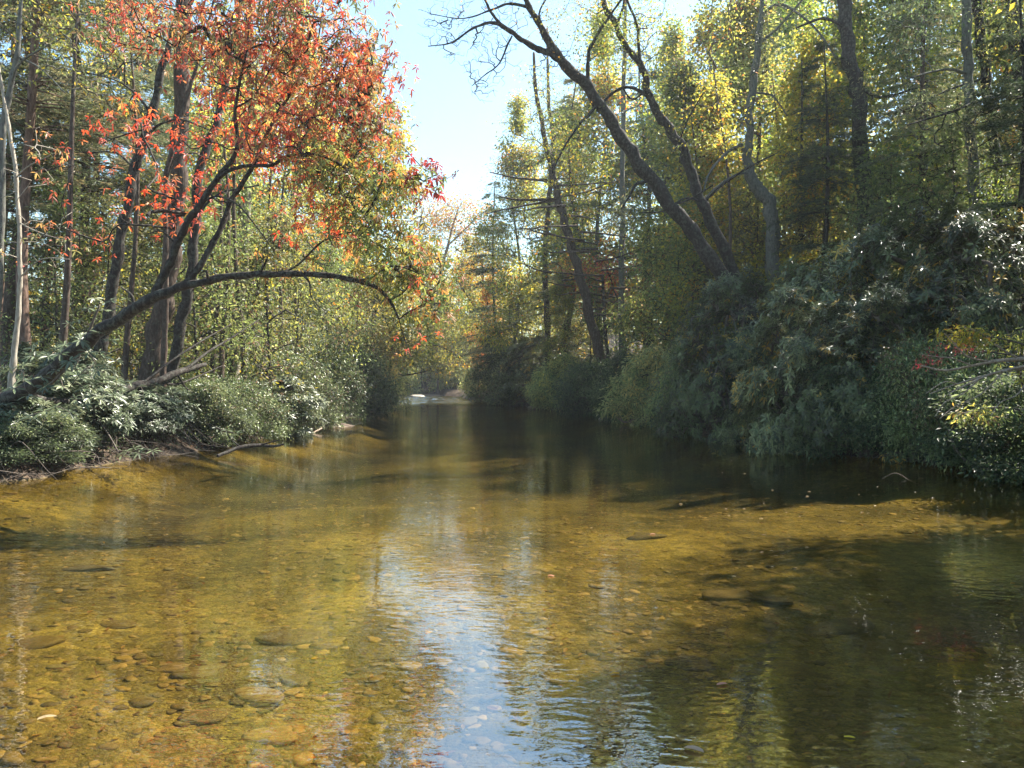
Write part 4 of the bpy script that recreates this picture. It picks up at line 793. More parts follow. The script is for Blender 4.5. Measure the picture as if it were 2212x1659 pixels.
# shrubs along the banks: (kind, px, Y, height scale, lift, label, width scale)
SHRUBS = [
 ('rho2', 30, 17.6, .55, "rhododendron at the left edge under the fallen trunk", .8),
 ('rho2', 150, 19.4, .85, "rhododendron with pale sunlit whorls below the leaning trunk", 1.0),
 ('rho2', 255, 21.4, .62, "sprawling rhododendron in front of the thick furrowed trunk's foot", 1.0),
 ('rho2', 120, 21, 1.05, "taller rhododendron behind the leaning trunk near the left edge", 1.0),
 ('rho2', 385, 24.5, .55, "dark low rhododendron right below the curving trunk", .85),
 ('rho2', 320, 22.8, .62, "rhododendron with bluish leaves hanging over the mud below the broad furrowed trunk", .95),
 ('rho2', 90, 17.6, .5, "low rhododendron fringe over the muddy edge at far left", .8),
 ('dkb', 440, 25, .6, "dark small-leaved bush under the right end of the fallen limb", .8),
 ('lau', 600, 30, .8, "low laurel bush just behind the sloping driftwood pole", .9),
 ('dkb', 60, 17.0, .40, "dark fine-leaved bush in the lower left corner of the bank", .7),
 ('lau', 470, 24.5, .85, "small-leaved bush with yellow-green top below the stout pale trunk", .95),
 ('lau', 560, 27, 1.0, "laurel bush right of the one with the yellow-green top", 1.1),
 ('rho2', 640, 30.5, 1.1, "pale-leaved rhododendron above the driftwood point", 1.3),
 ('lau', 690, 34.5, 1.6, "tall laurel bush behind the driftwood point", 1.4),
 ('lau', 745, 42, 2.3, "sunlit laurel thicket bulging toward the water beyond the driftwood", 1.7),
 ('dkb', 790, 50, 1.7, "dark bush whose twigs touch the water, mid left bank", 1.5),
 ('pal', 770, 57, 2.7, "dusty green bush overhanging the far left shore", 2.0),
 ('pal', 770, 76, 2.8, "yellowish bush at the left end of the bright riffle", 1.7),
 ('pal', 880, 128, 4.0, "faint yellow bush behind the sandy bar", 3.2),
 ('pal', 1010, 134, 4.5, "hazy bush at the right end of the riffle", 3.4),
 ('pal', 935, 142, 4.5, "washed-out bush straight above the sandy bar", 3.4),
 ('lau', 1120, 72, 1.9, "yellow-green bush on the right shore between two dull green ones", 1.8),
 ('lau', 1240, 53, 1.2, "bright small-leaved bush left of the dark bush at the leaning trunk's foot", 1.1),
 ('pal', 1185, 61, 1.5, "pale twiggy bush at the foot of the dead-branched conifer", 1.4),
 ('lau', 1300, 46, 1.3, "green bush right of the leaning reddish trunk's foot", 1.1),
 ('pal', 1065, 98, 2.6, "dull green bush at the far right shore nearest the riffle", 2.4),
 ('dkb', 1110, 82, 2.6, "dull green bush second from the riffle on the right shore", 2.3),
 ('rho', 1175, 68, 1.9, "dusky rhododendron on the right shore below the dead-branched conifer", 2.1),
 ('pal', 1235, 58, 1.7, "pale green bush left of the leaning reddish trunk's foot", 1.7),
 ('dkb', 1265, 50, 1.3, "dark bush touching the water at the leaning reddish trunk's foot", 1.4),
 ('pal', 1375, 38, 1.65, "pale sunlit bush hanging to the water at mid right", 1.5),
 ('pal', 1440, 34, 1.1, "smaller pale bush right of the big pale sunlit one", 1.1),
 ('dkb', 1330, 43, 1.4, "dark bush behind the pale sunlit one", 1.2),
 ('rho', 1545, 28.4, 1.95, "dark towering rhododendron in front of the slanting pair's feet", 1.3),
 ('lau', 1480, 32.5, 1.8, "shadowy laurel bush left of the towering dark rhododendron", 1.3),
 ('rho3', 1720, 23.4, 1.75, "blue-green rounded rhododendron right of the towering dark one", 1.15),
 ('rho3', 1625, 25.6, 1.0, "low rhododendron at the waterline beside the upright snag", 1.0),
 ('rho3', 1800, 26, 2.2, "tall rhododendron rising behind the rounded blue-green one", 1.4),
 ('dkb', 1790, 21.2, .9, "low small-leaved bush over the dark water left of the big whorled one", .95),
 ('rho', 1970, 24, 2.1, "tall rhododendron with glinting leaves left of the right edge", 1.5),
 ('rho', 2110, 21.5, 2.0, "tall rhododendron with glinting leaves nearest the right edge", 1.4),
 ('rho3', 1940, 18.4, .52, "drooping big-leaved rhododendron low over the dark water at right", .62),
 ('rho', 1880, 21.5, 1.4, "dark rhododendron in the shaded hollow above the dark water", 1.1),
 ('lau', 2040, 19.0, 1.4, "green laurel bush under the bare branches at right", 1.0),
 ('dkb', 2190, 16.8, .8, "dark bush in the lower right corner of the bank", 1.0),
 ('lau', 2120, 17.2, .6, "small green bush under the bare arching branches at the right edge", .8),
]
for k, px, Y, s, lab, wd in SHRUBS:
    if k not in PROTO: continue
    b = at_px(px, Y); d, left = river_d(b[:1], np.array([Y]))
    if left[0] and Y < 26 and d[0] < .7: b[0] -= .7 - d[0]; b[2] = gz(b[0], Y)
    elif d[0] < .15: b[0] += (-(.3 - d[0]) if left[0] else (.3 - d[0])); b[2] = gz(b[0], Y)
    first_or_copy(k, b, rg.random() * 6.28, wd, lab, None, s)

# ------------------------------------------------------------------ distant woods (one mass nobody can count)
rng = RNG(500); A = Acc(); TT = Acc()
def woods(n, xr, yr, hr, pl, per=16, L_=.42, rc=1.1):
    x = rng.uniform(*xr, n * 3); y = rng.uniform(*yr, n * 3); d, l = river_d(x, y); k = d > 2.5; x = x[k][:n]; y = y[k][:n]
    z = ground_z(x, y) + hr[0] + (hr[1] - hr[0]) * rng.random(len(x)) ** 1.0
    cloud(A, np.stack([x, y, z], 1), per, rc, L_, L_ * .6, pl, rng)
woods(1500, (-75, -16), (44, 75), (0, 8), OLIVE, 26); woods(1300, (10, 50), (42, 66), (0, 7), OLIVE, 26); woods(900, (-90, -18), (75, 150), (0, 16), MIXG); woods(500, (-75, -30), (60, 120), (6, 22), PINE)
woods(900, (14, 70), (58, 90), (0, 14), YG); woods(900, (12, 80), (70, 130), (4, 24), MIXG); woods(700, (0, 60), (90, 170), (0, 22), OLIVE)
woods(1800, (-80, 30), (150, 200), (0, 16), OLIVE, 26, .6, 1.6); woods(1500, (-160, 160), (200, 300), (0, 26), OLIVE, 26, 1.2, 2.6); woods(400, (-100, 100), (170, 260), (0, 20), MIXG, 16, .8, 2)
link("distant_woodland", A.mesh("distant_woodland", M_LEAF), kind="stuff")
for i in range(260):
    left = i % 2 == 0
    x = rng.uniform(-75, -16) if left else rng.uniform(14, 70); y = rng.uniform(44, 150)
    if river_d(np.array([x]), np.array([y]))[0][0] < 3: continue
    p_, r_ = wiggle_trunk(rng.uniform(10, 22), rng.uniform(.06, .2), rng, .04, 7); tube(TT, p_ + np.array([x, y, gz(x, y)]), r_, 5)
link("distant_tree_trunk_stand", TT.mesh("distant_tree_trunk_stand", B_BROWN, smooth=True, col=False), kind="stuff")
# ------------------------------------------------------------------ undergrowth, litter, roots
rng = RNG(600)
def strip_pts(n, yr, dr, side):
    y = rng.uniform(*yr, n); d = rng.uniform(*dr, n)
    x = (np.interp(y, LY, LX) - d) if side == 'L' else (np.interp(y, RY, RX) + d)
    return np.stack([x, y, ground_z(x, y)], 1)
LIT = pal(((.10, .06, .038), 4), ((.17, .11, .07), 2.5), ((.055, .034, .024), 5), ((.30, .22, .14), .5))
A = Acc()
for side, n in (('L', 26000), ('R', 8000)):
    p_ = strip_pts(n, (12, 60), (-.05, 9), side); k = p_[:, 2] > .02; p_ = p_[k] + np.array([0, 0, .015])
    n_ = len(p_); d = rng.normal(0, 1, (n_, 3)) * np.array([1, 1, .25]); up = rng.normal(0, .35, (n_, 3)) + np.array([0, 0, 1.])
    put_leaves(A, p_, d, up, .11 * rng.uniform(.6, 1.3, n_), .06, pick(LIT, n_, rng) * rng.uniform(.6, 1.2, (n_, 1)), False, .05)
link("leaf_litter", A.mesh("leaf_litter", M_LEAF), kind="stuff")
A = Acc()
cen = strip_pts(260, (15, 34), (.15, 1.6), 'L'); cen[:, 2] += rng.uniform(.02, .35, len(cen)); cloud(A, cen, 26, .2, .08, .035, BLUEG, rng)
cen = strip_pts(500, (24, 60), (2.5, 14), 'L'); cen[:, 2] += rng.uniform(.05, .5, len(cen)); cloud(A, cen, 26, .25, .10, .05, YG, rng)
cen = strip_pts(300, (40, 110), (.2, 5), 'L'); cen[:, 2] += rng.uniform(.1, 1.5, len(cen)); cloud(A, cen, 30, .4, .14, .07, OLIVE, rng)
cen = strip_pts(420, (28, 110), (.2, 6), 'R'); cen[:, 2] += rng.uniform(.1, 1.6, len(cen)); cloud(A, cen, 30, .4, .14, .07, MIXG, rng)
cen = strip_pts(160, (15, 30), (.3, 4), 'R'); cen[:, 2] += rng.uniform(.1, .8, len(cen)); cloud(A, cen, 30, .25, .09, .045, BLUEG, rng)
link("undergrowth", A.mesh("undergrowth", M_LEAF), kind="stuff")
# exposed roots and hanging twigs at both waterlines
A = Acc()
for side, n, yr in (('L', 420, (13, 60)), ('R', 520, (14, 66))):
    y = rng.uniform(*yr, n)
    for yy in y:
        e = float(np.interp(yy, LY, LX) if side == 'L' else np.interp(yy, RY, RX)); s = 1 if side == 'L' else -1
        x0 = e - s * rng.uniform(.2, 1.2); z0 = gz(x0, yy) + rng.uniform(0, .35); ln = rng.uniform(.4, 1.4)
        q = np.array([[x0, yy, z0], [x0 + s * ln * .4, yy + rng.normal(0, .3), z0 + rng.uniform(-.15, .2)], [x0 + s * ln * .75, yy + rng.normal(0, .4), z0 * rng.uniform(.2, .8)], [x0 + s * ln, yy + rng.normal(0, .5), rng.uniform(-.12, .25)]])
        tube(A, catmull(q, 3), np.linspace(rng.uniform(.008, .022), .003, 10), 4)
link("exposed_roots", A.mesh("exposed_roots", B_TWIG, smooth=True, col=False), kind="stuff")

def stick(name, label, pts, mat=B_DRY, seed=1, forks=(), cat="driftwood", group=None, sides=7):
    rng2 = RNG(seed); p_, r_ = pline(pts, 5); root = thing(name, label, cat, p_[0], group)
    a = Acc(); tube(a, p_, r_, sides, .08, rng2); part(root, "stem", a, mat, True, col=False)
    for f in forks:
        a = Acc(); q, r2 = pline(f, 5); tube(a, q, r2, 5, .06, rng2); part(root, "branch", a, mat, True, col=False)
    return root
# ------------------------------------------------------------------ driftwood, snags, branches
stick("fallen_branch", "dark dead limb reaching right across the feet of the two big trunks", [(50, 852, 17.36, 16), (130, 868, 18.59, 16), (222, 850, 20.24, 17), (279, 838, 21.31, 19), (340, 823, 22.45, 17), (390, 803, 23.45, 15), (444, 787, 24.53, 10)], B_DARK, 1,
      [[(340, 823, 22.45, 7), (380, 830, 23.30, 6), (430, 812, 24.32, 4), (480, 790, 25.35, 2)], [(400, 800, 23.60, 8), (450, 760, 24.62, 6), (500, 730, 25.65, 4), (560, 690, 26.86, 2)], [(385, 812, 23.24, 5), (410, 845, 23.88, 4), (470, 870, 25.20, 3), (540, 862, 26.55, 2)], [(300, 835, 21.61, 6), (370, 780, 23.02, 5), (430, 740, 24.18, 4), (500, 700, 25.65, 2)]], cat="branch")
stick("driftwood_log", "two-pronged dark driftwood stub at the tip of the left gravel point", [(690, 925, 36.5, 7), (705, 915, 36.3, 8), (722, 903, 36.1, 7)], B_BROWN, 2, [[(700, 925, 36.2, 6), (718, 914, 36, 6), (738, 905, 35.8, 4)]])
stick("driftwood_log", "pale sloping driftwood pole on the left shore running down to the water", [(596, 890, 33.5, 5), (620, 910, 33, 6), (655, 928, 32.4, 6), (680, 940, 32, 4)], B_DRY, 3)
stick("driftwood_branch", "black forked branch lying in the water off the left bank", [(470, 985, 20.8, 7), (520, 966, 21.6, 8), (560, 962, 22.2, 8), (590, 964, 22.4, 6), (612, 960, 22.5, 4)], B_DARK, 4, [[(520, 966, 21.6, 4), (500, 950, 22, 3), (490, 935, 22.2, 2)], [(560, 962, 22.2, 5), (585, 955, 22.3, 3), (605, 950, 22.4, 2)]])
stick("driftwood_branch", "thin pale stick half submerged beside the sloping pole", [(640, 950, 30.5, 4), (670, 938, 31.2, 4), (695, 925, 32, 3)], B_DRY, 5)
stick("driftwood_log", "weathered pale log on the gravel point left of the two-pronged stub", [(640, 915, 35.4, 8), (670, 908, 35.6, 9), (700, 905, 35.8, 7)], B_DRY, 6, [[(660, 908, 35.5, 4), (668, 895, 35.5, 3)]])
stick("driftwood_log", "dark root wad at the end of the left shore before the riffle", [(800, 888, 60, 8), (825, 884, 60, 8), (850, 876, 60, 4)], B_DARK, 7, [[(815, 884, 60, 5), (835, 872, 60, 4), (855, 866, 60, 2)], [(820, 884, 60, 5), (850, 884, 59.6, 4), (868, 882, 59.2, 2)]])
stick("upright_snag", "thin pale upright snag standing in the shallows at the right bank, mirrored in the water", [(1577, 948, 27.6, 9), (1578, 915, 27.6, 8), (1577, 880, 27.6, 6), (1579, 845, 27.6, 4)], B_GREY, 8, [[(1578, 850, 27.6, 4), (1570, 838, 27.6, 3)]], "snag")
stick("driftwood_log", "pale flat log in the dark water below the right rhododendrons", [(1608, 966, 25.0, 6), (1630, 966, 24.9, 9), (1650, 967, 24.8, 9), (1668, 968, 24.7, 5)], B_DRY, 9)
stick("driftwood_branch", "tangle of pale twigs at the water's edge under the pale sunlit bush", [(1330, 900, 38, 3), (1350, 912, 38, 4), (1375, 905, 38, 4), (1400, 915, 38, 2)], B_DRY, 10, [[(1345, 912, 38, 3), (1335, 890, 38, 2), (1325, 885, 38, 1.5)], [(1370, 906, 38, 3), (1385, 890, 38, 2), (1400, 888, 38, 1.5)], [(1360, 910, 38, 3), (1372, 920, 37.8, 2)]])
stick("driftwood_branch", "thin pale prop stick leaning into the dark water at the right corner", [(2110, 1010, 16.9, 4), (2080, 990, 17, 5), (2060, 960, 17.2, 6), (2050, 930, 17.4, 5)], B_TWIG, 11)
stick("driftwood_branch", "curved pale twig resting on the water below the bare arching branches", [(1905, 1034, 16.4, 1.5), (1935, 1022, 16.3, 2), (1965, 1038, 16.2, 2), (2000, 1052, 16.0, 1)], B_BROWN, 12)
stick("driftwood_branch", "grey driftwood sticking out from the far right shore", [(1010, 868, 93, 2.5), (1030, 862, 93, 3), (1050, 857, 93, 2)], B_DARK, 13)
# bare arching branch with yellow leaves entering from the right edge
stick("bare_branch", "pale bare arching branch fanning left from the right edge over dark rhododendrons", [(2290, 770, 13.4, 12), (2212, 775, 13.4, 10), (2150, 780, 13.3, 8), (2100, 790, 13.2, 6), (2040, 800, 13.1, 5), (1990, 790, 13, 3)], B_DRY, 14,
      [[(2260, 782, 13.4, 7), (2170, 800, 13.2, 6), (2100, 820, 13.1, 5), (2050, 835, 13, 3), (2010, 850, 12.9, 2)], [(2220, 795, 13.4, 6), (2150, 805, 13.1, 5), (2090, 830, 12.9, 4), (2050, 850, 12.8, 2)],
       [(2140, 782, 13.3, 5), (2090, 770, 13.1, 4), (2060, 740, 13, 3), (2040, 720, 12.9, 2)], [(2200, 775, 13.4, 5), (2150, 745, 13.2, 4), (2120, 720, 13.1, 3), (2080, 705, 13, 2)],
       [(2120, 815, 13.1, 4), (2080, 850, 12.9, 3), (2040, 870, 12.8, 2), (2020, 900, 12.7, 1.5)], [(2170, 800, 13.2, 4), (2120, 850, 13, 3), (2060, 880, 12.9, 2), (2030, 905, 12.8, 1.5)],
       [(2100, 790, 13.2, 4), (2060, 775, 13, 3), (2020, 770, 12.9, 2), (1985, 765, 12.8, 1.5)], [(2070, 830, 13, 3), (2040, 825, 12.9, 2), (2000, 850, 12.8, 1.5)], [(2230, 800, 13.3, 4), (2200, 850, 13.1, 3), (2160, 870, 13, 2), (2140, 900, 12.9, 1.5)]], "branch")
def spray(name, label, stems, blobs, seed, mat=B_TWIG, lm=M_THIN, rich=True):
    rng2 = RNG(seed); p_, r_ = pline(stems[0], 5); root = thing(name, label, "branch", p_[0])
    S = []; R2 = []
    for s in stems:
        p_, r_ = pline(s, 5); a = Acc(); tube(a, p_, r_, 5); part(root, "stem", a, mat, True, col=False); S.append(p_); R2.append(r_)
    S = np.concatenate(S); R2 = np.concatenate(R2); T = []; a = Acc()
    for px, py, Y, rpx, rpy, rY, n, pl, per, L_, W_ in blobs:
        t = blob_pts((P(px, py, Y), np.array([rpx / F * Y, rY, rpy / F * Y]), n), rng2); T.append(t); cloud(a, t, per, .07, L_, W_, pl, rng2, .6, rich)
    G = grow(S, R2, np.concatenate(T), rng2, step=.2, r0=.002); b = Acc(); add_twigs(b, G, R2, rng2); part(root, "twig", b, mat, True, kind="stuff", col=False)
    part(root, "foliage", a, lm); return root
spray("yellow_leaved_branch", "drooping spray of bright yellow leaves against the dark rhododendrons at right", [[(2260, 760, 13.6, 5), (2180, 735, 13.4, 4), (2110, 725, 13.2, 3), (2050, 725, 13, 2)]],
      [(2080, 722, 13.1, 60, 17, .3, 46, YELLOW, 9, .075, .026), (2100, 740, 13.1, 46, 15, .3, 22, YELLOW, 8, .075, .026)], 15)
spray("crimson_leaved_branch", "small crimson-leaved spray just left of and below the bright yellow one", [[(2240, 775, 13.8, 4), (2120, 760, 13.7, 3), (2030, 775, 13.5, 2)]],
      [(2015, 772, 13.5, 34, 22, .25, 20, CRIMSON, 8, .05, .02), (2080, 750, 13.6, 60, 12, .2, 18, CRIMSON, 7, .05, .02)], 16)
spray("willow_shoot", "upright leafy green-yellow shoots at the right edge behind the bare branch", [[(2230, 900, 14, 7), (2200, 800, 14, 6), (2180, 730, 14, 4), (2170, 690, 14, 2)], [(2225, 880, 14, 5), (2210, 780, 14, 4), (2205, 700, 14, 2)]],
      [(2190, 720, 14, 36, 46, .35, 46, YG, 9, .10, .03), (2190, 800, 14, 40, 30, .35, 26, YG, 8, .10, .03)], 17)
spray("hanging_leaf_branch", "light green broad leaves hanging below the bare branches near the right edge", [[(2240, 890, 14.2, 5), (2150, 880, 14, 4), (2070, 895, 13.8, 2)]],
      [(2100, 898, 13.9, 44, 20, .3, 28, YG, 8, .10, .035), (2160, 890, 14, 50, 20, .3, 18, LAUREL, 8, .11, .04)], 18)
# hanging rhododendron twigs off the left bank
def whorl_twig(label, pts, ends, seed, pl=RHOL):
    rng2 = RNG(seed); p_, r_ = pline(pts, 5); root = thing("rhododendron_branch", label, "branch", p_[0])
    a = Acc(); tube(a, p_, r_, 5); part(root, "stem", a, B_TWIG, True, col=False)
    T = np.array([P(*e) for e in ends]); G = grow(p_, r_, T, rng2, step=.12, r0=.004); b = Acc(); add_twigs(b, G, r_, rng2); part(root, "twig", b, B_TWIG, True, kind="stuff", col=False)
    a = Acc(); rosettes(a, T, np.array([0, -.35, 1.]) + rng2.normal(0, .25, T.shape), 9, .21, .055, pl, rng2, (65, 105), .25); part(root, "foliage", a, M_RHODO); return root
whorl_twig("low rhododendron twig of pale whorls hanging over the dark mud, closest to the water", [(210, 905, 19.34, 5), (235, 940, 18.97, 4), (255, 975, 18.72, 3)], [(262, 985, 18.60), (290, 968, 18.60), (300, 978, 18.48), (330, 974, 18.35), (275, 975, 18.72)], 31)
whorl_twig("rhododendron twig with one bright whorl dipping toward the water at mid left", [(440, 910, 24.02, 5), (480, 930, 23.63, 4), (505, 935, 23.37, 3)], [(510, 938, 23.24), (490, 930, 23.50), (470, 925, 23.76)], 32)
whorl_twig("rhododendron twig reaching out at the left edge of the muddy bank", [(0, 940, 16.94, 5), (50, 905, 16.71, 4), (90, 890, 16.60, 3)], [(95, 888, 16.60), (120, 880, 16.49), (70, 900, 16.60), (150, 890, 16.49), (165, 900, 16.60)], 33)
whorl_twig("bright cluster of rhododendron whorls in sun left of the broad furrowed trunk", [(230, 900, 21.01, 7), (255, 860, 20.63, 6), (290, 840, 20.37, 4)], [(300, 835, 20.24), (325, 848, 20.12), (280, 825, 20.37), (340, 838, 20.24), (310, 860, 20.12), (265, 845, 20.50), (250, 820, 20.50), (345, 860, 20.12)], 34)
whorl_twig("sunlit rhododendron whorls on top of the leaning trunk's mossy base", [(90, 850, 16.41, 7), (120, 820, 16.10, 6), (150, 790, 15.90, 4)], [(90, 815, 15.90), (60, 790, 16.00), (120, 800, 15.90), (150, 780, 15.80), (170, 812, 15.80), (50, 820, 16.10), (200, 790, 15.90), (130, 765, 16.00), (190, 760, 15.90), (30, 840, 16.0), (75, 770, 16.0), (105, 770, 16.0), (140, 745, 15.9), (175, 735, 15.9), (215, 720, 15.8), (165, 780, 15.9), (215, 760, 15.8), (240, 735, 15.8), (95, 835, 16.0), (135, 835, 15.9), (180, 840, 15.8), (60, 855, 16.0), (20, 800, 16.1), (210, 800, 15.8), (250, 780, 15.8)], 35)
whorl_twig("rhododendron whorls standing above the leaning trunk in front of the pine trunks", [(150, 820, 19.00, 7), (190, 720, 19.00, 6), (215, 660, 19.00, 4)], [(205, 645, 18.89), (240, 650, 18.78), (225, 670, 18.89), (260, 665, 18.78), (190, 665, 19.00), (170, 690, 19.00), (270, 645, 18.89), (150, 700, 19.00), (110, 720, 19.00)], 36)

# ------------------------------------------------------------------ stones in and beside the water
import bmesh
def ico(sub):
    bm = bmesh.new(); bmesh.ops.create_icosphere(bm, subdivisions=sub, radius=1.0)
    v = np.array([x.co[:] for x in bm.verts]); t = np.array([[q.index for q in f.verts] for f in bm.faces]); bm.free(); return v, t
IV, IT = ico(2); IV3, IT3 = ico(3)
def stone_shape(V, rng, rough=.16):
    k = rng.normal(0, 1.6, (5, 3)); ph = rng.random(5) * 6.28
    r = 1 + rough * sum(np.sin(V @ k[i] + ph[i]) for i in range(5)) / 2
    v = V * r[:, None]; v[:, 2] = np.where(v[:, 2] > 0, np.tanh(v[:, 2] * 1.6) / 1.1, v[:, 2]); return v
VAR = [stone_shape(IV, RNG(900 + i), .42) for i in range(14)]
STN = pal(((.30, .21, .07), 4), ((.38, .27, .09), 3), ((.19, .14, .05), 4), ((.12, .09, .045), 1.5), ((.28, .20, .09), 1.2), ((.26, .22, .11), 1.2))
m, N, L, out = newmat("river_stone")
a_ = N.new("ShaderNodeVertexColor"); a_.layer_name = "Col"; g = N.new("ShaderNodeNewGeometry")
n1 = noise(N, L, g.outputs["Position"], 18, 5, .6); rr = ramp(N, [(.3, (.55, .52, .42)), (.6, (.9, .88, .8)), (.8, (1.1, 1.0, .85))]); L.new(n1.outputs[0], rr.inputs[0])
mu = N.new("ShaderNodeMixRGB"); mu.blend_type = 'MULTIPLY'; mu.inputs[0].default_value = 1; L.new(a_.outputs[0], mu.inputs[1]); L.new(rr.outputs[0], mu.inputs[2])
p = N.new("ShaderNodeBsdfPrincipled"); p.inputs["Roughness"].default_value = .7; L.new(mu.outputs[0], p.inputs["Base Color"]); L.new(p.outputs[0], out.inputs[0]); M_STONE = m
rng = RNG(700); A = Acc()
n = 20000; y = 2.5 + 27 * rng.random(n) ** 1.25; x = rng.uniform(-1, 1, n) * (y * .72 + 1.5)
d, _ = river_d(x, y); dens = sn(x * .55, y * .5, 4) + rng.normal(0, .35, n); k = (d < -.3) & (dens > -.25); x, y = x[k], y[k]
z = ground_z(x, y); sz = np.exp(rng.normal(-3.8, .5, len(x))).clip(.010, .065)
cols = pick(STN, len(x), rng) * rng.uniform(.75, 1.2, (len(x), 1))
for i in range(len(x)):
    v = VAR[i % 14] * np.array([sz[i] * rng.uniform(.9, 1.5), sz[i], sz[i] * rng.uniform(.22, .45)]); a0 = rng.random() * 6.28; c, s = math.cos(a0), math.sin(a0)
    v = np.stack([v[:, 0] * c - v[:, 1] * s, v[:, 0] * s + v[:, 1] * c, v[:, 2]], 1) + np.array([x[i], y[i], z[i] - sz[i] * .03]); A.add(v, IT, cols[i])
link("riverbed_gravel", A.mesh("riverbed_gravel", M_STONE, smooth=True), kind="stuff")
def bed_point(px, py):
    """where the line of sight through the clear water meets the bed"""
    t = 1.0; dr = np.array([(px - CX) / F, 1, -(py - CY) / F])
    while t < 80:
        q = np.array([0, 0, CAMH]) + dr * t
        if q[2] <= gz(q[0], q[1]): return q
        t += .03
    return q
ROCKS = [(82, 1390, .17, 2, "rounded brown boulder alone in the sunlit shallows at lower left"), (620, 1380, .2, 3, "dark mossy submerged stone just left of the sky's reflection"), (560, 1500, .13, 4, "tan submerged stone in the golden gravel at lower centre left"),
 (440, 1450, .19, 2, "flat olive submerged slab above the golden gravel"), (300, 1520, .13, 2, "grey-brown stone beside the boulder's gravel, lower left"), (380, 1445, .12, 4, "ochre stone leaning against the flat olive slab"),
 (650, 1470, .11, 3, "dark green stone between the golden gravel and the sky's reflection"), (470, 1545, .14, 2, "long grey-brown stone near the bottom left"), (590, 1590, .13, 0, "golden stone right of the long grey-brown one near the bottom"),
 (880, 1440, .10, 0, "yellow stone at the edge of the sky's reflection"), (1800, 1360, .26, 3, "big dark submerged slab on the shaded right side"), (1660, 1300, .2, 3, "dark stone up-river of the big dark slab"), (1900, 1400, .2, 2, "broad brown slab right of the big dark slab"),
 (1390, 1160, .25, 3, "long dark submerged log-like stone in mid river"), (1560, 1290, .22, 2, "brown stone at the top of the yellow-green reflection"), (200, 1230, .22, 3, "dark stone patch in the upper left shallows"), (1500, 1440, .16, 3, "dark stone below the yellow-green reflection"),
 (720, 1390, .12, 2, "small brown stone right of the mossy one"), (250, 1350, .13, 2, "flat stone above the golden gravel at left"), (1720, 1450, .18, 2, "brown stone low on the shaded right side")]
for i, (px, py, s, ci, lab) in enumerate(ROCKS):
    q = bed_point(px, py); r2 = RNG(1000 + i); v = stone_shape(IV3, r2, .32) * np.array([s * 1.3, s * .9, s * .3]); a = Acc(); a.add(v, IT3, STN[0][ci])
    o = link("submerged_rock", a.mesh("submerged_rock", M_STONE, smooth=True)); o.location = (q[0], q[1], q[2]); o.rotation_euler = (0, 0, r2.uniform(-.5, .5)); tag(o, lab, "rock", "rocks on the riverbed")
SHORE = [(1310, 898, 43, .3, "grey shore stone at the foot of the leaning reddish trunk"), (1440, 925, 33.4, .35, "wet stone at the waterline under the smaller pale bush"), (1155, 882, 64, .4, "pale stone among roots on the far right shore"), (900, 858, 116, .9, "pale boulder on the sandy bar")]
for i, (px, py, Y, s, lab) in enumerate(SHORE):
    b = P(px, py, Y); r2 = RNG(1100 + i); a = Acc(); a.add(stone_shape(IV3, r2, .2) * np.array([s * 1.4, s, s * .5]), IT3, np.array([.36, .32, .27]))
    o = link("shore_rock", a.mesh("shore_rock", M_STONE, smooth=True)); o.location = (b[0], b[1], .03); tag(o, lab, "rock", "rocks at the waterline")
SUNK = pal(((.30, .17, .06), 4), ((.42, .28, .08), 3), ((.18, .10, .05), 3), ((.45, .36, .08), 1))
n = 1500; y = 2.6 + 20 * rng.random(n) ** 1.2; x = rng.uniform(-1, 1, n) * (y * .72 + 1); d, _ = river_d(x, y); k = (d < -.4) & (sn(x * 1.3, y * 1.1, 9) + rng.normal(0, .5, n) > .05); x, y = x[k], y[k]
A = Acc(); n_ = len(x); put_leaves(A, np.stack([x, y, ground_z(x, y) + .02], 1), rng.normal(0, 1, (n_, 3)) * np.array([1, 1, .2]), rng.normal(0, .25, (n_, 3)) + np.array([0, 0, 1.]), .075 * rng.uniform(.6, 1.4, n_), .035, pick(SUNK, n_, rng), True, .05)
link("sunken_leaf_litter", A.mesh("sunken_leaf_litter", M_LEAF), kind="stuff")
# sandy bars
m, N, L, out = newmat("sand"); g = N.new("ShaderNodeNewGeometry"); n1 = noise(N, L, g.outputs["Position"], 2.2, 5, .65)
rr = ramp(N, [(.35, (.08, .055, .038)), (.6, (.17, .12, .085))]); L.new(n1.outputs[0], rr.inputs[0]); p = N.new("ShaderNodeBsdfPrincipled"); p.inputs["Roughness"].default_value = .9
L.new(rr.outputs[0], p.inputs["Base Color"]); L.new(p.outputs[0], out.inputs[0]); M_SAND = m
def bar(name, cx, cy, rx, ry, h, seed):
    r2 = RNG(seed); a = Acc(); u = np.linspace(0, 1, 10)[:, None]; th = np.linspace(0, 2 * np.pi, 48, endpoint=False)[None]
    rr_ = u * (1 + .18 * np.sin(th * 3 + seed) + .1 * np.sin(th * 7)); X = cx + rr_ * rx * np.cos(th); Y = cy + rr_ * ry * np.sin(th); Z = h * (1 - u ** 1.6) * 1.3 - .12 + r2.normal(0, .015, X.shape)
    v = np.stack([X.ravel(), Y.ravel(), np.broadcast_to(Z, X.shape).ravel()], 1); i = np.arange(9)[:, None] * 48; j = np.arange(48)[None]; j2 = (j + 1) % 48
    qd = np.stack([i + j, i + 48 + j, i + 48 + j2, i + j2], -1).reshape(-1, 4); a.add(v, np.concatenate([qd[:, :3], qd[:, [0, 2, 3]]])); link(name, a.mesh(name, M_SAND, smooth=True, col=False), kind="structure")
bar("sand_bar", PX(925, 124), 128, 7, 4, .35, 1); bar("gravel_bar", -8.9, 36.6, 1.5, 2.2, .28, 2); bar("gravel_bar", -10.6, 48, 1.6, 4, .2, 3)

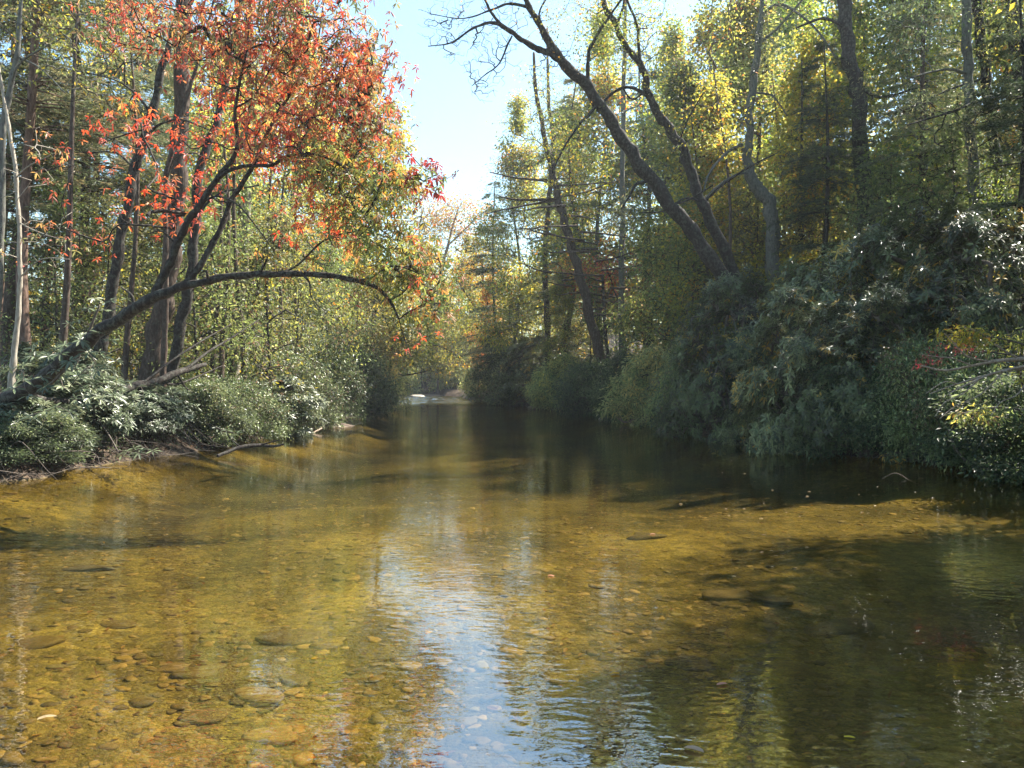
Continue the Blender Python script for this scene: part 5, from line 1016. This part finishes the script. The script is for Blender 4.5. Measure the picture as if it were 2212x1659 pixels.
# ------------------------------------------------------------------ floating leaves
rng = RNG(800)
def leaf_obj(px, py, s, col, label, group, seed):
    Y = CAMH * F / (py - CY); b = P(px, py, Y); r2 = RNG(seed); t = np.linspace(0, 2 * np.pi, 13)[:-1]
    rad = s * (.55 + .45 * np.abs(np.cos(t)) ** 1.5) * (1 + r2.normal(0, .08, 12)); v = np.stack([rad * np.cos(t), rad * .55 * np.sin(t), .012 * np.abs(np.sin(t)) * s / .05], 1)
    top = np.concatenate([[[0, 0, .002]], v]); bot = top - np.array([0, 0, .0015]); T = [[0, i + 1, (i + 1) % 12 + 1] for i in range(12)]; T2 = [[13, 13 + (i + 1) % 12 + 1, 13 + i + 1] for i in range(12)]
    a = Acc(); a.add(np.concatenate([top, bot]), np.array(T + T2), col); o = link("floating_leaf", a.mesh("floating_leaf", M_LEAF)); o.location = (b[0], b[1], .006); o.rotation_euler = (0, 0, r2.uniform(-.6, .6)); tag(o, label, "leaf", group)
for i, (px, py, s, c, lab) in enumerate([(1500, 1622, .06, (.5, .36, .27), "pinkish tan leaf floating near the bottom edge right of centre"), (1330, 1367, .035, (.5, .3, .12), "tan curled leaf floating right of the sky's reflection"), (1328, 1457, .035, (.6, .38, .04), "yellow-orange leaf floating among the ripples, right of centre"),
    (1835, 1595, .03, (.6, .5, .05), "round yellow leaf near the lower right"), (100, 1553, .05, (.4, .3, .18), "pale brown leaf in the shallows at lower left"), (1560, 1480, .04, (.5, .3, .2), "reddish tan leaf floating above the pinkish tan one"), (1190, 1245, .04, (.5, .3, .2), "tan sliver of leaf in mid river"), (1410, 1155, .04, (.45, .25, .18), "reddish leaf floating over the long dark stone")]):
    leaf_obj(px, py, s, np.array(c), lab, "leaves floating on the river", 40 + i)
for i in range(46):
    px = rng.uniform(1560, 2200); py = rng.uniform(975, 1110) if i < 32 else rng.uniform(1110, 1250)
    leaf_obj(px, py, rng.uniform(.014, .03), np.array([.42, .34, .22]) * rng.uniform(.7, 1.1), "tiny pale leaf floating on the shaded water at right, one of many flecks", "pale flecks of leaf on the shaded water", 100 + i)
for i in range(16):
    px = rng.uniform(300, 1500); py = rng.uniform(900, 1200)
    leaf_obj(px, py, rng.uniform(.014, .03), np.array([.42, .34, .22]) * rng.uniform(.7, 1.1), "tiny pale leaf fleck floating in mid river or off the left bank", "pale flecks of leaf in mid river", 200 + i)

# small things seen through the left woods
m, N, L, out = newmat("painted_box"); p = N.new("ShaderNodeBsdfPrincipled"); p.inputs["Base Color"].default_value = (.55, .60, .72, 1); p.inputs["Roughness"].default_value = .5; L.new(p.outputs[0], out.inputs[0])
def box_acc(c, s, bev=.03):
    bm = bmesh.new(); bmesh.ops.create_cube(bm, size=1); bmesh.ops.scale(bm, vec=s, verts=bm.verts); bmesh.ops.bevel(bm, geom=bm.edges[:], offset=bev, segments=2, affect='EDGES'); bmesh.ops.triangulate(bm, faces=bm.faces[:])
    v = np.array([x.co[:] for x in bm.verts]) + np.array(c); t = np.array([[q.index for q in f.verts] for f in bm.faces]); bm.free(); a = Acc(); a.add(v, t); return a
b = P(400, 783, 27); b[2] = gz(b[0], 27)
r = thing("cooler_box", "small pale blue-white lidded box on the ground right of the dark curving trunk", "box", b)
part(r, "body", box_acc(b + np.array([0, 0, .42]), (.62, .4, .5)), m, col=False); part(r, "lid", box_acc(b + np.array([0, 0, .72]), (.68, .46, .09)), m, col=False)

# ------------------------------------------------------------------ haze: thin river air over the whole valley
bm = bmesh.new(); bmesh.ops.create_cube(bm, size=1.0); me = bpy.data.meshes.new("haze"); bm.to_mesh(me); bm.free()
hz = link("haze", me, kind="stuff"); hz.scale = (700, 760, 48); hz.location = (-60, 60, 22.0)
m, N, L, out = newmat("haze"); v = N.new("ShaderNodeVolumePrincipled"); v.inputs["Color"].default_value = (.86, .92, 1, 1); v.inputs["Density"].default_value = HAZE_D
v.inputs["Anisotropy"].default_value = .3; L.new(v.outputs[0], out.inputs["Volume"]); me.materials.append(m)
